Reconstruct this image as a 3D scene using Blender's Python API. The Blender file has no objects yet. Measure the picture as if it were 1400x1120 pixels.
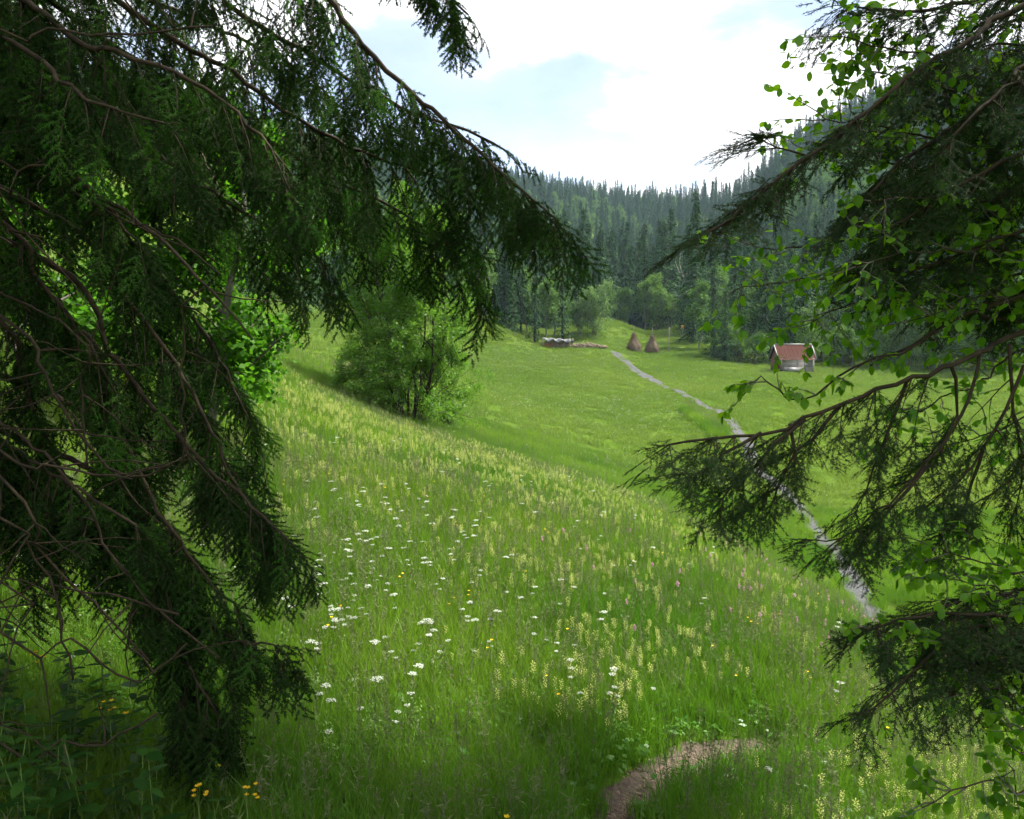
import bpy, math, random
import numpy as np
from mathutils import Vector, Matrix

random.seed(7)
rng = np.random.default_rng(7)
SC = bpy.context.scene
COL = SC.collection

# ------------------------------------------------------------------ camera
F = 1078.0                       # focal length in pixels of the 1400 x 1120 frame
PITCH = math.atan(80.0 / F)
cam_d = bpy.data.cameras.new('camera')
cam = bpy.data.objects.new('camera', cam_d)
COL.objects.link(cam)
cam_d.sensor_width = 36.0
cam_d.lens = 36.0 * F / 1400.0
cam_d.clip_start = 0.05
cam_d.clip_end = 8000.0
cam.location = (0, 0, 0)
cam.rotation_euler = (math.radians(90) - PITCH, 0, 0)
SC.camera = cam

# ------------------------------------------------------------------ sky and sun
SUN_EL, SUN_AZ = math.radians(56), math.radians(74)      # azimuth clockwise from +Y
SUN = Vector((math.sin(SUN_AZ) * math.cos(SUN_EL), math.cos(SUN_AZ) * math.cos(SUN_EL), math.sin(SUN_EL)))
world = bpy.data.worlds.new('World')
SC.world = world
world.use_nodes = True
wn, wl = world.node_tree.nodes, world.node_tree.links
wn.clear()

def N(nodes, typ, **kw):
    n = nodes.new(typ)
    for k, v in kw.items():
        if k.startswith('i_'):
            key = k[2:]
            key = int(key) if key.isdigit() else key
            n.inputs[key].default_value = v
        else:
            setattr(n, k, v)
    return n

def mathn(nodes, links, op, a, b=None, clamp=False):
    n = nodes.new('ShaderNodeMath'); n.operation = op; n.use_clamp = clamp
    for i, x in enumerate((a, b)):
        if x is None: continue
        if isinstance(x, (int, float)): n.inputs[i].default_value = x
        else: links.new(x, n.inputs[i])
    return n.outputs[0]

sky = N(wn, 'ShaderNodeTexSky', sky_type='NISHITA', sun_disc=False)
sky.sun_elevation = SUN_EL
sky.sun_rotation = SUN_AZ
sky.air_density = 1.0
sky.dust_density = 1.5
tc = N(wn, 'ShaderNodeTexCoord')
sep = N(wn, 'ShaderNodeSeparateXYZ')
wl.new(tc.outputs['Generated'], sep.inputs[0])
zc = mathn(wn, wl, 'ADD', mathn(wn, wl, 'MAXIMUM', sep.outputs[2], 0.0), 0.22)
cx = mathn(wn, wl, 'DIVIDE', sep.outputs[0], zc)
cy = mathn(wn, wl, 'DIVIDE', sep.outputs[1], zc)
cmb = N(wn, 'ShaderNodeCombineXYZ')
wl.new(cx, cmb.inputs[0]); wl.new(cy, cmb.inputs[1])
cmb.inputs[2].default_value = 3.1
nz = N(wn, 'ShaderNodeTexNoise', i_Scale=1.15, i_Detail=9.0, i_Roughness=0.56)
nz.inputs['Distortion'].default_value = 0.25
wl.new(cmb.outputs[0], nz.inputs['Vector'])
rp = N(wn, 'ShaderNodeMapRange', interpolation_type='SMOOTHSTEP')
wl.new(nz.outputs['Fac'], rp.inputs['Value'])
rp.inputs['From Min'].default_value = 0.445
rp.inputs['From Max'].default_value = 0.505
rp.inputs['To Min'].default_value = 0.26
rp.inputs['To Max'].default_value = 1.0
nz2 = N(wn, 'ShaderNodeTexNoise', i_Scale=2.3, i_Detail=6.0, i_Roughness=0.5)
wl.new(cmb.outputs[0], nz2.inputs['Vector'])
rp2 = N(wn, 'ShaderNodeMapRange')
wl.new(nz2.outputs['Fac'], rp2.inputs['Value'])
rp2.inputs['From Min'].default_value = 0.35
rp2.inputs['From Max'].default_value = 0.65
rp2.inputs['To Min'].default_value = 0.33
rp2.inputs['To Max'].default_value = 0.72
bg_sky = N(wn, 'ShaderNodeBackground', i_Strength=0.078)
wl.new(sky.outputs[0], bg_sky.inputs['Color'])
bg_cl = N(wn, 'ShaderNodeBackground')
bg_cl.inputs['Color'].default_value = (0.985, 0.99, 1.0, 1)
wl.new(rp2.outputs[0], bg_cl.inputs['Strength'])
mxs = N(wn, 'ShaderNodeMixShader')
wl.new(rp.outputs[0], mxs.inputs[0]); wl.new(bg_sky.outputs[0], mxs.inputs[1]); wl.new(bg_cl.outputs[0], mxs.inputs[2])
wo = N(wn, 'ShaderNodeOutputWorld')
wl.new(mxs.outputs[0], wo.inputs['Surface'])

sun_d = bpy.data.lights.new('sun', 'SUN')
sun_d.energy = 5.0
sun_d.angle = math.radians(4.0)
sun_d.color = (1.0, 0.95, 0.86)
sun = bpy.data.objects.new('sun', sun_d)
COL.objects.link(sun)
sun.rotation_euler = SUN.to_track_quat('Z', 'Y').to_euler()

vs = SC.view_settings
vs.view_transform = 'Standard'; vs.look = 'None'; vs.gamma = 1.0; vs.exposure = 1.75
vs.use_curve_mapping = False

cy_ = SC.cycles
cy_.max_bounces = 3; cy_.diffuse_bounces = 2; cy_.glossy_bounces = 1; cy_.transmission_bounces = 3
cy_.volume_bounces = 0; cy_.transparent_max_bounces = 6
cy_.use_adaptive_sampling = True; cy_.adaptive_threshold = 0.04
cy_.use_denoising = True
cy_.caustics_reflective = False; cy_.caustics_refractive = False
cy_.sample_clamp_indirect = 4.0

# ------------------------------------------------------------------ helpers
CP, SP = math.cos(PITCH), math.sin(PITCH)
def ray(u, v):
    xc = (np.asarray(u, float) - 700) / F
    yc = -(np.asarray(v, float) - 560) / F
    return xc, CP + yc * SP, -SP + yc * CP
def P(u, v, d):
    x, y, z = ray(u, v)
    return np.array([x / y * d, d, z / y * d])
def project(x, y, z):
    zc = y * CP - z * SP
    yc = y * SP + z * CP
    zc = np.maximum(zc, 1e-3)
    return 700 + F * x / zc, 560 - F * yc / zc

def tag(o, label=None, cat=None, group=None, kind=None):
    if label: o['label'] = label
    if cat: o['category'] = cat
    if group: o['group'] = group
    if kind: o['kind'] = kind
    return o

def empty(name, loc, rz=0.0, parent=None):
    o = bpy.data.objects.new(name, None)
    o.empty_display_size = 0.2
    o.location = loc; o.rotation_euler = (0, 0, rz)
    COL.objects.link(o)
    if parent: o.parent = parent
    return o

def mesh_from(name, V, polys, mats=(), midx=None, smooth=False):
    """polys: list of int arrays (n,k)"""
    me = bpy.data.meshes.new(name)
    V = np.asarray(V, np.float32)
    me.vertices.add(len(V)); me.vertices.foreach_set('co', V.ravel())
    polys = [np.asarray(p, np.int32) for p in polys if len(p)]
    nl = sum(p.size for p in polys); npoly = sum(len(p) for p in polys)
    me.loops.add(nl); me.polygons.add(npoly)
    me.loops.foreach_set('vertex_index', np.concatenate([p.ravel() for p in polys]))
    tot = np.concatenate([np.full(len(p), p.shape[1], np.int32) for p in polys])
    start = np.concatenate([[0], np.cumsum(tot)[:-1]]).astype(np.int32)
    me.polygons.foreach_set('loop_start', start)
    for m in mats: me.materials.append(m)
    if midx is not None:
        me.polygons.foreach_set('material_index', np.asarray(midx, np.int32))
    if smooth:
        me.polygons.foreach_set('use_smooth', np.ones(npoly, bool))
    me.update(calc_edges=True)
    return me

class MB:
    def __init__(s): s.V = []; s.n = 0; s.P = {3: [], 4: []}; s.M = {3: [], 4: []}
    def add(s, V, polys, m=0):
        V = np.asarray(V, float).reshape(-1, 3); p = np.asarray(polys, np.int64)
        s.V.append(V); s.P[p.shape[1]].append(p + s.n); s.M[p.shape[1]].append(np.full(len(p), m)); s.n += len(V)
    def box(s, c, h, m=0, R=None):
        c = np.asarray(c, float); sg = np.array([[-1,-1,-1],[1,-1,-1],[1,1,-1],[-1,1,-1],[-1,-1,1],[1,-1,1],[1,1,1],[-1,1,1]], float) * np.asarray(h, float)
        if R is not None: sg = sg @ np.asarray(R).T
        s.add(sg + c, [[0,3,2,1],[4,5,6,7],[0,1,5,4],[1,2,6,5],[2,3,7,6],[3,0,4,7]], m)
    def tube(s, pts, rad, ns=6, m=0, cap=True):
        pts = np.asarray(pts, float); n = len(pts)
        rad = np.broadcast_to(np.asarray(rad, float), (n,))
        t = np.gradient(pts, axis=0); t /= np.linalg.norm(t, axis=1)[:, None] + 1e-9
        ref = np.array([0.31, 0.17, 0.93]) if abs(t[:, 2]).mean() < 0.8 else np.array([0.93, 0.31, 0.17])
        a = np.cross(t, ref); a /= np.linalg.norm(a, axis=1)[:, None] + 1e-9
        b = np.cross(t, a)
        ang = np.arange(ns) * 2 * math.pi / ns
        ring = a[:, None, :] * np.cos(ang)[None, :, None] + b[:, None, :] * np.sin(ang)[None, :, None]
        V = (pts[:, None, :] + ring * rad[:, None, None]).reshape(-1, 3)
        i = np.arange(n - 1)[:, None] * ns; j = np.arange(ns)[None, :]; jn = (j + 1) % ns
        q = np.stack([i + j, i + jn, i + ns + jn, i + ns + j], -1).reshape(-1, 4)
        s.add(V, q, m)
        if cap:
            base = s.n - len(V)
            c0 = s.n
            s.V.append(pts[[0, -1]]); s.n += 2
            j = np.arange(ns); jn = (j + 1) % ns
            T = np.concatenate([np.stack([np.full(ns, c0), base + jn, base + j], -1),
                                np.stack([np.full(ns, c0 + 1), base + (n - 1) * ns + j, base + (n - 1) * ns + jn], -1)])
            s.P[3].append(T); s.M[3].append(np.full(len(T), m))
    def mesh(s, name, mats, smooth=False):
        V = np.concatenate(s.V) if s.V else np.zeros((0, 3))
        ps, ms = [], []
        for k in (3, 4):
            if s.P[k]: ps.append(np.concatenate(s.P[k])); ms.append(np.concatenate(s.M[k]))
        return mesh_from(name, V, ps, mats, np.concatenate(ms), smooth)
    def obj(s, name, mats, parent=None, smooth=False):
        if not isinstance(mats, (list, tuple)): mats = [mats]
        return link(name, s.mesh(name, mats, smooth), parent)

def link(name, me, parent=None, loc=None, rot=None, scale=None):
    o = bpy.data.objects.new(name, me)
    COL.objects.link(o)
    if parent: o.parent = parent
    if loc is not None: o.location = loc
    if rot is not None: o.rotation_euler = rot
    if scale is not None: o.scale = (scale,) * 3 if np.isscalar(scale) else scale
    return o

def catmull(pts, step):
    p = np.asarray(pts, float)
    p = np.vstack([2 * p[0] - p[1], p, 2 * p[-1] - p[-2]])
    out = []
    for i in range(1, len(p) - 2):
        L = np.linalg.norm(p[i + 1] - p[i]); n = max(2, int(L / step))
        t = np.linspace(0, 1, n, endpoint=False)[:, None]
        out.append(0.5 * (2 * p[i] + (p[i + 1] - p[i - 1]) * t + (2 * p[i - 1] - 5 * p[i] + 4 * p[i + 1] - p[i + 2]) * t * t
                          + (3 * p[i] - p[i - 1] - 3 * p[i + 1] + p[i + 2]) * t ** 3))
    out.append(p[-2][None])
    return np.concatenate(out)

def basis(x, up):
    """rows of x: axis; returns (n,3,3) matrices with columns X,Y,Z"""
    x = x / (np.linalg.norm(x, axis=1)[:, None] + 1e-9)
    y = np.cross(up, x); ny = np.linalg.norm(y, axis=1)[:, None]
    y = np.where(ny < 1e-4, np.array([0, 1, 0.0]), y / (ny + 1e-9))
    z = np.cross(x, y)
    return np.stack([x, y, z], -1)
def eul(R):
    return np.stack([np.arctan2(R[:, 2, 1], R[:, 2, 2]), np.arcsin(np.clip(-R[:, 2, 0], -1, 1)), np.arctan2(R[:, 1, 0], R[:, 0, 0])], -1)

def proto(name, me):
    return bpy.data.objects.new(name, me)

def scatter(name, pos, rot, scl, protos, pid=None, parent=None):
    """one object whose points carry real instances of the prototype meshes"""
    pos = np.asarray(pos, np.float32); n = len(pos)
    me = bpy.data.meshes.new(name)
    me.vertices.add(n); me.vertices.foreach_set('co', pos.ravel())
    a = me.attributes.new('rot', 'FLOAT_VECTOR', 'POINT'); a.data.foreach_set('vector', np.asarray(rot, np.float32).ravel())
    a = me.attributes.new('scl', 'FLOAT', 'POINT'); a.data.foreach_set('value', np.asarray(scl, np.float32).ravel())
    if pid is None: pid = rng.integers(0, len(protos), n)
    a = me.attributes.new('pid', 'INT', 'POINT'); a.data.foreach_set('value', np.asarray(pid, np.int32).ravel())
    o = link(name, me, parent)
    g = bpy.data.node_groups.new(name, 'GeometryNodeTree')
    g.interface.new_socket('Geometry', in_out='INPUT', socket_type='NodeSocketGeometry')
    g.interface.new_socket('Geometry', in_out='OUTPUT', socket_type='NodeSocketGeometry')
    nn, ll = g.nodes, g.links
    gi = nn.new('NodeGroupInput'); go = nn.new('NodeGroupOutput')
    jn = nn.new('GeometryNodeJoinGeometry')
    for k, p in enumerate(reversed(protos)):
        oi = nn.new('GeometryNodeObjectInfo'); oi.inputs['Object'].default_value = p
        oi.inputs['As Instance'].default_value = False
        g2i = nn.new('GeometryNodeGeometryToInstance')
        ll.new(oi.outputs['Geometry'], g2i.inputs[0]); ll.new(g2i.outputs[0], jn.inputs[0])
    def na(nm, dt):
        x = nn.new('GeometryNodeInputNamedAttribute'); x.data_type = dt; x.inputs[0].default_value = nm
        return x.outputs[0]
    iop = nn.new('GeometryNodeInstanceOnPoints')
    ll.new(gi.outputs[0], iop.inputs['Points']); ll.new(jn.outputs[0], iop.inputs['Instance'])
    iop.inputs['Pick Instance'].default_value = True
    ll.new(na('pid', 'INT'), iop.inputs['Instance Index'])
    e2r = nn.new('FunctionNodeEulerToRotation'); ll.new(na('rot', 'FLOAT_VECTOR'), e2r.inputs[0])
    ll.new(e2r.outputs[0], iop.inputs['Rotation'])
    ll.new(na('scl', 'FLOAT'), iop.inputs['Scale'])
    ll.new(iop.outputs[0], go.inputs[0])
    md = o.modifiers.new('scatter', 'NODES'); md.node_group = g
    return o

# ------------------------------------------------------------------ materials
def new_mat(name):
    m = bpy.data.materials.new(name); m.use_nodes = True
    m.node_tree.nodes.clear()
    return m, m.node_tree.nodes, m.node_tree.links

def leaf_mat(name, a, b, transl=0.4, rough=0.45, gloss=0.05, island=False, tcol=None, pos_scale=None, island_w=0.5):
    m, n, l = new_mat(name)
    oi = n.new('ShaderNodeObjectInfo')
    r = oi.outputs['Random']
    if island:
        ge = n.new('ShaderNodeNewGeometry')
        r = mathn(n, l, 'ADD', mathn(n, l, 'MULTIPLY', r, 1 - island_w), mathn(n, l, 'MULTIPLY', ge.outputs['Random Per Island'], island_w))
    if pos_scale:
        ge2 = n.new('ShaderNodeNewGeometry')
        nz = N(n, 'ShaderNodeTexNoise', i_Scale=pos_scale, i_Detail=3.0)
        l.new(ge2.outputs['Position'], nz.inputs['Vector'])
        mr = N(n, 'ShaderNodeMapRange'); l.new(nz.outputs['Fac'], mr.inputs['Value'])
        mr.inputs['From Min'].default_value = 0.33; mr.inputs['From Max'].default_value = 0.67
        r = mathn(n, l, 'ADD', mathn(n, l, 'MULTIPLY', r, 0.3), mathn(n, l, 'MULTIPLY', mr.outputs[0], 0.7))
    mx = N(n, 'ShaderNodeMix', data_type='RGBA')
    l.new(r, mx.inputs[0]); mx.inputs[6].default_value = (*a, 1); mx.inputs[7].default_value = (*b, 1)
    col = mx.outputs[2]
    d = n.new('ShaderNodeBsdfDiffuse'); l.new(col, d.inputs[0])
    t = n.new('ShaderNodeBsdfTranslucent')
    if tcol:
        hm = N(n, 'ShaderNodeMix', data_type='RGBA', blend_type='MULTIPLY'); hm.inputs[0].default_value = 1.0
        l.new(col, hm.inputs[6]); hm.inputs[7].default_value = (*tcol, 1); l.new(hm.outputs[2], t.inputs[0])
    else: l.new(col, t.inputs[0])
    m1 = n.new('ShaderNodeMixShader'); m1.inputs[0].default_value = transl
    l.new(d.outputs[0], m1.inputs[1]); l.new(t.outputs[0], m1.inputs[2])
    g = n.new('ShaderNodeBsdfGlossy'); g.inputs['Roughness'].default_value = rough
    m2 = n.new('ShaderNodeMixShader'); m2.inputs[0].default_value = gloss
    l.new(m1.outputs[0], m2.inputs[1]); l.new(g.outputs[0], m2.inputs[2])
    o = n.new('ShaderNodeOutputMaterial'); l.new(m2.outputs[0], o.inputs[0])
    return m

def rough_mat(name, a, b, scale=4.0, rough=0.9, c=None, stretch=None, bump=0.0, detail=6.0, island=0.0, spec=0.3):
    m, n, l = new_mat(name)
    tcn = n.new('ShaderNodeTexCoord'); vec = tcn.outputs['Object']
    if stretch:
        mp = n.new('ShaderNodeMapping'); mp.inputs['Scale'].default_value = stretch
        l.new(vec, mp.inputs[0]); vec = mp.outputs[0]
    nz = N(n, 'ShaderNodeTexNoise', i_Scale=scale, i_Detail=detail, i_Roughness=0.6); l.new(vec, nz.inputs['Vector'])
    cr = n.new('ShaderNodeValToRGB'); e = cr.color_ramp.elements
    e[0].position = 0.32; e[0].color = (*a, 1); e[1].position = 0.68; e[1].color = (*b, 1)
    if c: x = e.new(0.78); x.color = (*c, 1)
    l.new(nz.outputs['Fac'], cr.inputs[0])
    col = cr.outputs[0]
    if island:
        oi = n.new('ShaderNodeObjectInfo')
        hs = n.new('ShaderNodeHueSaturation'); l.new(col, hs.inputs['Color'])
        l.new(mathn(n, l, 'ADD', mathn(n, l, 'MULTIPLY', oi.outputs['Random'], island), 1 - island / 2), hs.inputs['Value'])
        col = hs.outputs[0]
    p = n.new('ShaderNodeBsdfPrincipled'); l.new(col, p.inputs['Base Color'])
    p.inputs['Roughness'].default_value = rough; p.inputs['Specular IOR Level'].default_value = spec
    if bump:
        bm = n.new('ShaderNodeBump'); bm.inputs['Strength'].default_value = 0.8; bm.inputs['Distance'].default_value = bump
        l.new(nz.outputs['Fac'], bm.inputs['Height']); l.new(bm.outputs[0], p.inputs['Normal'])
    o = n.new('ShaderNodeOutputMaterial'); l.new(p.outputs[0], o.inputs[0])
    return m

M_GRASS = leaf_mat('grass_blade', (0.048, 0.135, 0.012), (0.185, 0.278, 0.034), 0.48, 0.4, 0.015, True, (1.0, 1.2, 0.45), 0.35, 0.6)
M_GRASS_FAR = leaf_mat('grass_far', (0.105, 0.185, 0.028), (0.170, 0.245, 0.048), 0.35, 0.5, 0.01, True, (1.1, 1.1, 0.7), 0.06, 0.4)
M_SEED = leaf_mat('seed_head', (0.085, 0.12, 0.045), (0.16, 0.165, 0.085), 0.3, 0.6, 0.01, True)
M_SORREL = leaf_mat('sorrel_head', (0.22, 0.08, 0.04), (0.30, 0.14, 0.07), 0.3, 0.6, 0.01, True)
M_HERB = leaf_mat('herb_leaf', (0.030, 0.105, 0.010), (0.075, 0.165, 0.018), 0.35, 0.35, 0.015, True, (1.0, 1.2, 0.6))
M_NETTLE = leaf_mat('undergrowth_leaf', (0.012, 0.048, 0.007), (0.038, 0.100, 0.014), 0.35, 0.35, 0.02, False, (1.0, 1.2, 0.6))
M_STEM = leaf_mat('flower_stem', (0.06, 0.12, 0.02), (0.10, 0.16, 0.03), 0.2, 0.5, 0.02)
M_WHITE = leaf_mat('white_petal', (0.38, 0.42, 0.34), (0.54, 0.58, 0.49), 0.3, 0.6, 0.01, True)
M_RATTLE = leaf_mat('pale_yellow_petal', (0.50, 0.54, 0.15), (0.64, 0.62, 0.24), 0.4, 0.6, 0.01, True)
M_CALYX = leaf_mat('pale_green_calyx', (0.30, 0.40, 0.10), (0.44, 0.50, 0.17), 0.4, 0.6, 0.01, True)
M_YELLOW = leaf_mat('yellow_petal', (0.72, 0.46, 0.015), (0.78, 0.56, 0.02), 0.3, 0.5, 0.02)
M_PINK = leaf_mat('pink_petal', (0.48, 0.26, 0.36), (0.58, 0.36, 0.42), 0.3, 0.6, 0.01)
M_SPRUCE = leaf_mat('spruce_needle', (0.008, 0.028, 0.005), (0.024, 0.068, 0.010), 0.30, 0.45, 0.006, False, (1.1, 1.3, 0.5))
M_SPRUCE_NEW = leaf_mat('spruce_new_needle', (0.030, 0.110, 0.010), (0.065, 0.175, 0.018), 0.4, 0.45, 0.008, False, (1.1, 1.3, 0.5))
M_FIR = leaf_mat('fir_needle', (0.007, 0.030, 0.005), (0.020, 0.065, 0.011), 0.2, 0.35, 0.012, False, (1.1, 1.3, 0.5))
M_BEECH = leaf_mat('beech_leaf', (0.045, 0.150, 0.007), (0.150, 0.300, 0.018), 0.6, 0.35, 0.02, False, (1.8, 1.8, 0.5))
M_CLUMP = leaf_mat('alder_leaf', (0.060, 0.150, 0.018), (0.150, 0.270, 0.036), 0.5, 0.4, 0.012, True, (1.2, 1.3, 0.6))
M_BACKLEAF = leaf_mat('maple_leaf', (0.045, 0.135, 0.012), (0.11, 0.24, 0.022), 0.5, 0.4, 0.012, True, (1.2, 1.4, 0.5))
M_FARSPR = leaf_mat('far_spruce_needle', (0.010, 0.034, 0.009), (0.034, 0.084, 0.018), 0.12, 0.6, 0.01, True)
M_FARLEAF = leaf_mat('far_broad_leaf', (0.055, 0.135, 0.020), (0.130, 0.235, 0.038), 0.3, 0.6, 0.01, True)
M_FARLEAF2 = leaf_mat('far_willow_leaf', (0.075, 0.150, 0.036), (0.140, 0.235, 0.064), 0.3, 0.6, 0.01, True)
M_BARK = rough_mat('spruce_bark', (0.015, 0.010, 0.006), (0.050, 0.034, 0.020), 18, 0.9, stretch=(1, 1, 0.4), bump=0.008)
M_BARK2 = rough_mat('grey_bark', (0.06, 0.055, 0.045), (0.14, 0.125, 0.10), 12, 0.9, bump=0.006)
M_DEADWOOD = rough_mat('dead_wood', (0.14, 0.115, 0.09), (0.30, 0.26, 0.21), 10, 0.9)
M_PALEWOOD = rough_mat('bare_pale_wood', (0.18, 0.16, 0.135), (0.30, 0.275, 0.235), 2, 0.9)
M_HAY = rough_mat('hay', (0.066, 0.048, 0.030), (0.140, 0.105, 0.068), 9, 0.95, stretch=(1, 1, 0.35), bump=0.05)
M_HAYSTALK = leaf_mat('hay_stalk', (0.085, 0.062, 0.038), (0.17, 0.128, 0.085), 0.15, 0.6, 0.01, True)
M_PLANK = rough_mat('weathered_plank', (0.14, 0.132, 0.125), (0.30, 0.285, 0.27), 3, 0.85, stretch=(0.5, 3, 6), island=0.45)
M_PLANK_RED = rough_mat('reddish_plank', (0.10, 0.045, 0.028), (0.19, 0.085, 0.05), 3, 0.85, stretch=(3, 3, 0.6), island=0.4)
M_POST = rough_mat('dark_post', (0.07, 0.05, 0.035), (0.15, 0.11, 0.08), 4, 0.85)
M_RUST = rough_mat('rusted_sheet_metal', (0.042, 0.014, 0.009), (0.074, 0.026, 0.018), 2.2, 0.8, c=(0.16, 0.12, 0.11), island=0.12, spec=0.08)
M_ZINC = rough_mat('pale_sheet_metal', (0.09, 0.09, 0.09), (0.17, 0.17, 0.165), 5, 0.5, spec=0.5)
M_TARP = rough_mat('white_tarp', (0.075, 0.08, 0.085), (0.15, 0.16, 0.165), 3, 0.6)
M_LOG = rough_mat('split_log', (0.11, 0.08, 0.055), (0.23, 0.175, 0.125), 3, 0.9, island=0.5)
M_LOGRED = rough_mat('red_log', (0.20, 0.07, 0.035), (0.32, 0.13, 0.07), 3, 0.9)
M_SIGN = rough_mat('yellow_sign', (0.62, 0.36, 0.02), (0.75, 0.46, 0.03), 6, 0.5)

def ground_mat():
    m, n, l = new_mat('meadow_ground')
    ge = n.new('ShaderNodeNewGeometry')
    a = N(n, 'ShaderNodeTexNoise', i_Scale=0.05, i_Detail=5.0, i_Roughness=0.6); l.new(ge.outputs['Position'], a.inputs['Vector'])
    b = N(n, 'ShaderNodeTexNoise', i_Scale=1.1, i_Detail=8.0, i_Roughness=0.7); l.new(ge.outputs['Position'], b.inputs['Vector'])
    f = mathn(n, l, 'ADD', mathn(n, l, 'MULTIPLY', a.outputs['Fac'], 0.6), mathn(n, l, 'MULTIPLY', b.outputs['Fac'], 0.4))
    cr = n.new('ShaderNodeValToRGB'); e = cr.color_ramp.elements
    e[0].position = 0.36; e[0].color = (0.030, 0.062, 0.008, 1); e[1].position = 0.64; e[1].color = (0.076, 0.108, 0.016, 1)
    x = e.new(0.5); x.color = (0.050, 0.086, 0.011, 1)
    l.new(f, cr.inputs[0])
    p = n.new('ShaderNodeBsdfDiffuse'); l.new(cr.outputs[0], p.inputs[0])
    bm = n.new('ShaderNodeBump'); bm.inputs['Strength'].default_value = 0.6; bm.inputs['Distance'].default_value = 0.1
    l.new(b.outputs['Fac'], bm.inputs['Height']); l.new(bm.outputs[0], p.inputs['Normal'])
    o = n.new('ShaderNodeOutputMaterial'); l.new(p.outputs[0], o.inputs[0])
    return m
M_GROUND = ground_mat()
M_GRAVEL = rough_mat('grey_gravel', (0.026, 0.028, 0.029), (0.070, 0.073, 0.075), 9, 0.9, bump=0.03, detail=10)
M_DIRT = rough_mat('brown_dirt', (0.026, 0.019, 0.013), (0.082, 0.062, 0.045), 26, 0.95, bump=0.02, detail=10)
M_STONE = rough_mat('path_stone', (0.050, 0.035, 0.023), (0.155, 0.115, 0.080), 9, 0.9, island=0.6)

# ------------------------------------------------------------------ terrain: heights fitted through surveyed points
ctrl = []
def cpx(u, v, d): ctrl.append(P(u, v, d))
def cxyz(x, y, z): ctrl.append(np.array([x, y, z], float))
def plane(x, y): return -2.52 - 0.28 * x
# the near slope
for (x, y) in [(-8,3),(-4,3),(-1.5,4),(1,4.5),(3,5),(-6,7),(-2.5,7),(0.5,7.5),(2.6,7.5),(-9,12),(-5,12),(-1.5,12),(-12,18),(-7,18),(-16,25),(-11,25)]:
    cxyz(x, y, plane(x, y))
cxyz(0, 0, -1.62); cxyz(0, 1.6, -1.95); cxyz(-3, 0, -1.2); cxyz(3, 0.5, -2.7); cxyz(3.6, 3, -3.35)
# the crest of the near slope, then the fall into the hollow behind it
for u, v, d in [(430,532,25),(550,580,20.5),(660,622,17.5),(760,656,15),(900,716,12.5),(1050,786,11),(1180,858,9.8),(1260,960,8.6)]: cpx(u, v + 0.40 * F / d, d)
for u, v, d in [(700,625,24),(800,650,22),(900,690,22),(1000,735,21),(1100,795,19),(1180,835,20),(1300,900,15),(1400,960,12)]: cpx(u, v + 0.5 * F / d, d)
# valley meadow, right hand
for u, v, d in [(1200,860,25.5),(1170,805,29),(1110,722,37),(1090,695,41),(1040,650,47),(1000,585,60),(960,556,72),(900,522,92),(840,484,120),
                (1000,700,36),(900,640,45),(800,590,52),(700,560,60),(650,520,80),(760,510,95),(650,484,112),(760,480,122),
                (1300,800,28),(1400,850,23),(1400,740,33),(1300,700,38),(1200,640,48),(1400,640,46),(1250,575,68),(1400,560,78),(1080,507,110),
                (1000,520,95),(1140,515,106),(1250,515,106),(1400,522,95),(960,490,122),(880,482,130),(1050,503,118)]: cpx(u, v, d)
# left hillside and forest edges
for u, v, d in [(340,494,24.5),(350,470,40),(340,420,72),(480,440,96),(420,470,60),(560,470,70),(560,444,108),(680,450,126),(200,390,60),(0,421,20),(0,353,40),(0,300,62),(720,472,124)]: cpx(u, v, d)
# the knoll behind the haystacks
for u, v, d in [(800,436,150),(850,442,152),(930,458,152),(780,455,138),(850,462,140),(930,472,138),(860,452,172),(760,452,165)]: cpx(u, v, d)
# wooded hills
for u, v, d in [(860,425,240),(860,385,340),(850,320,470),(700,262,600),(800,278,610),(900,288,630),(975,298,650),
                (600,240,560),(560,262,440),(480,300,300),(400,330,200),(300,300,180),(150,200,220),(300,180,420),(0,100,260),(600,380,230),(700,390,240),(640,320,400),
                (1000,430,200),(1020,370,280),(1040,300,370),(1080,225,440),(1150,180,450),(1000,300,600),
                (1200,430,180),(1200,300,300),(1250,130,430),(1400,460,140),(1400,320,230),(1400,120,380)]: cpx(u, v, d)
for x, y, z in [(0,1000,60),(-500,900,140),(500,900,140),(200,1000,70),(-700,300,150),(700,300,150),(0,-12,-1.5),(12,-10,-5),(-12,-10,2),(30,-5,-9),(-30,-8,6),(20,5,-7.0),(40,15,-8.5),(0,-80,2),(120,0,8),(-120,0,42),(0,-400,40),(400,-300,90),(-400,-300,110),(0,-1200,90),(1200,-300,130),(-1200,-300,130),(0,1300,60),(1000,800,130),(-1000,800,130),(1200,300,130),(-1200,300,130)]:
    cxyz(x, y, z)
CT = np.array(ctrl)
def warp(x, y):
    r = np.hypot(x, y); L = np.log1p(r / 6.0); k = np.where(r > 1e-6, L / np.maximum(r, 1e-6), 1 / 6.0)
    return np.stack([x * k, y * k], -1)
WC = warp(CT[:, 0], CT[:, 1])
def kern(d2): return 0.5 * d2 * np.log(d2 + 1e-12)
def _fit():
    n = len(WC)
    K = kern(((WC[:, None] - WC[None]) ** 2).sum(-1)) + np.eye(n) * 2e-4
    Q = np.hstack([np.ones((n, 1)), WC])
    A = np.block([[K, Q], [Q.T, np.zeros((3, 3))]])
    b = np.concatenate([CT[:, 2] / (np.hypot(CT[:, 0], CT[:, 1]) + 6.0), np.zeros(3)])
    return np.linalg.solve(A, b)
WT = _fit()
_nd = [(math.cos(a), math.sin(a), p) for a, p in [(0.3, 0.1), (1.4, 2.2), (2.5, 4.1), (0.9, 1.3), (2.0, 5.0)]]
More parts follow.
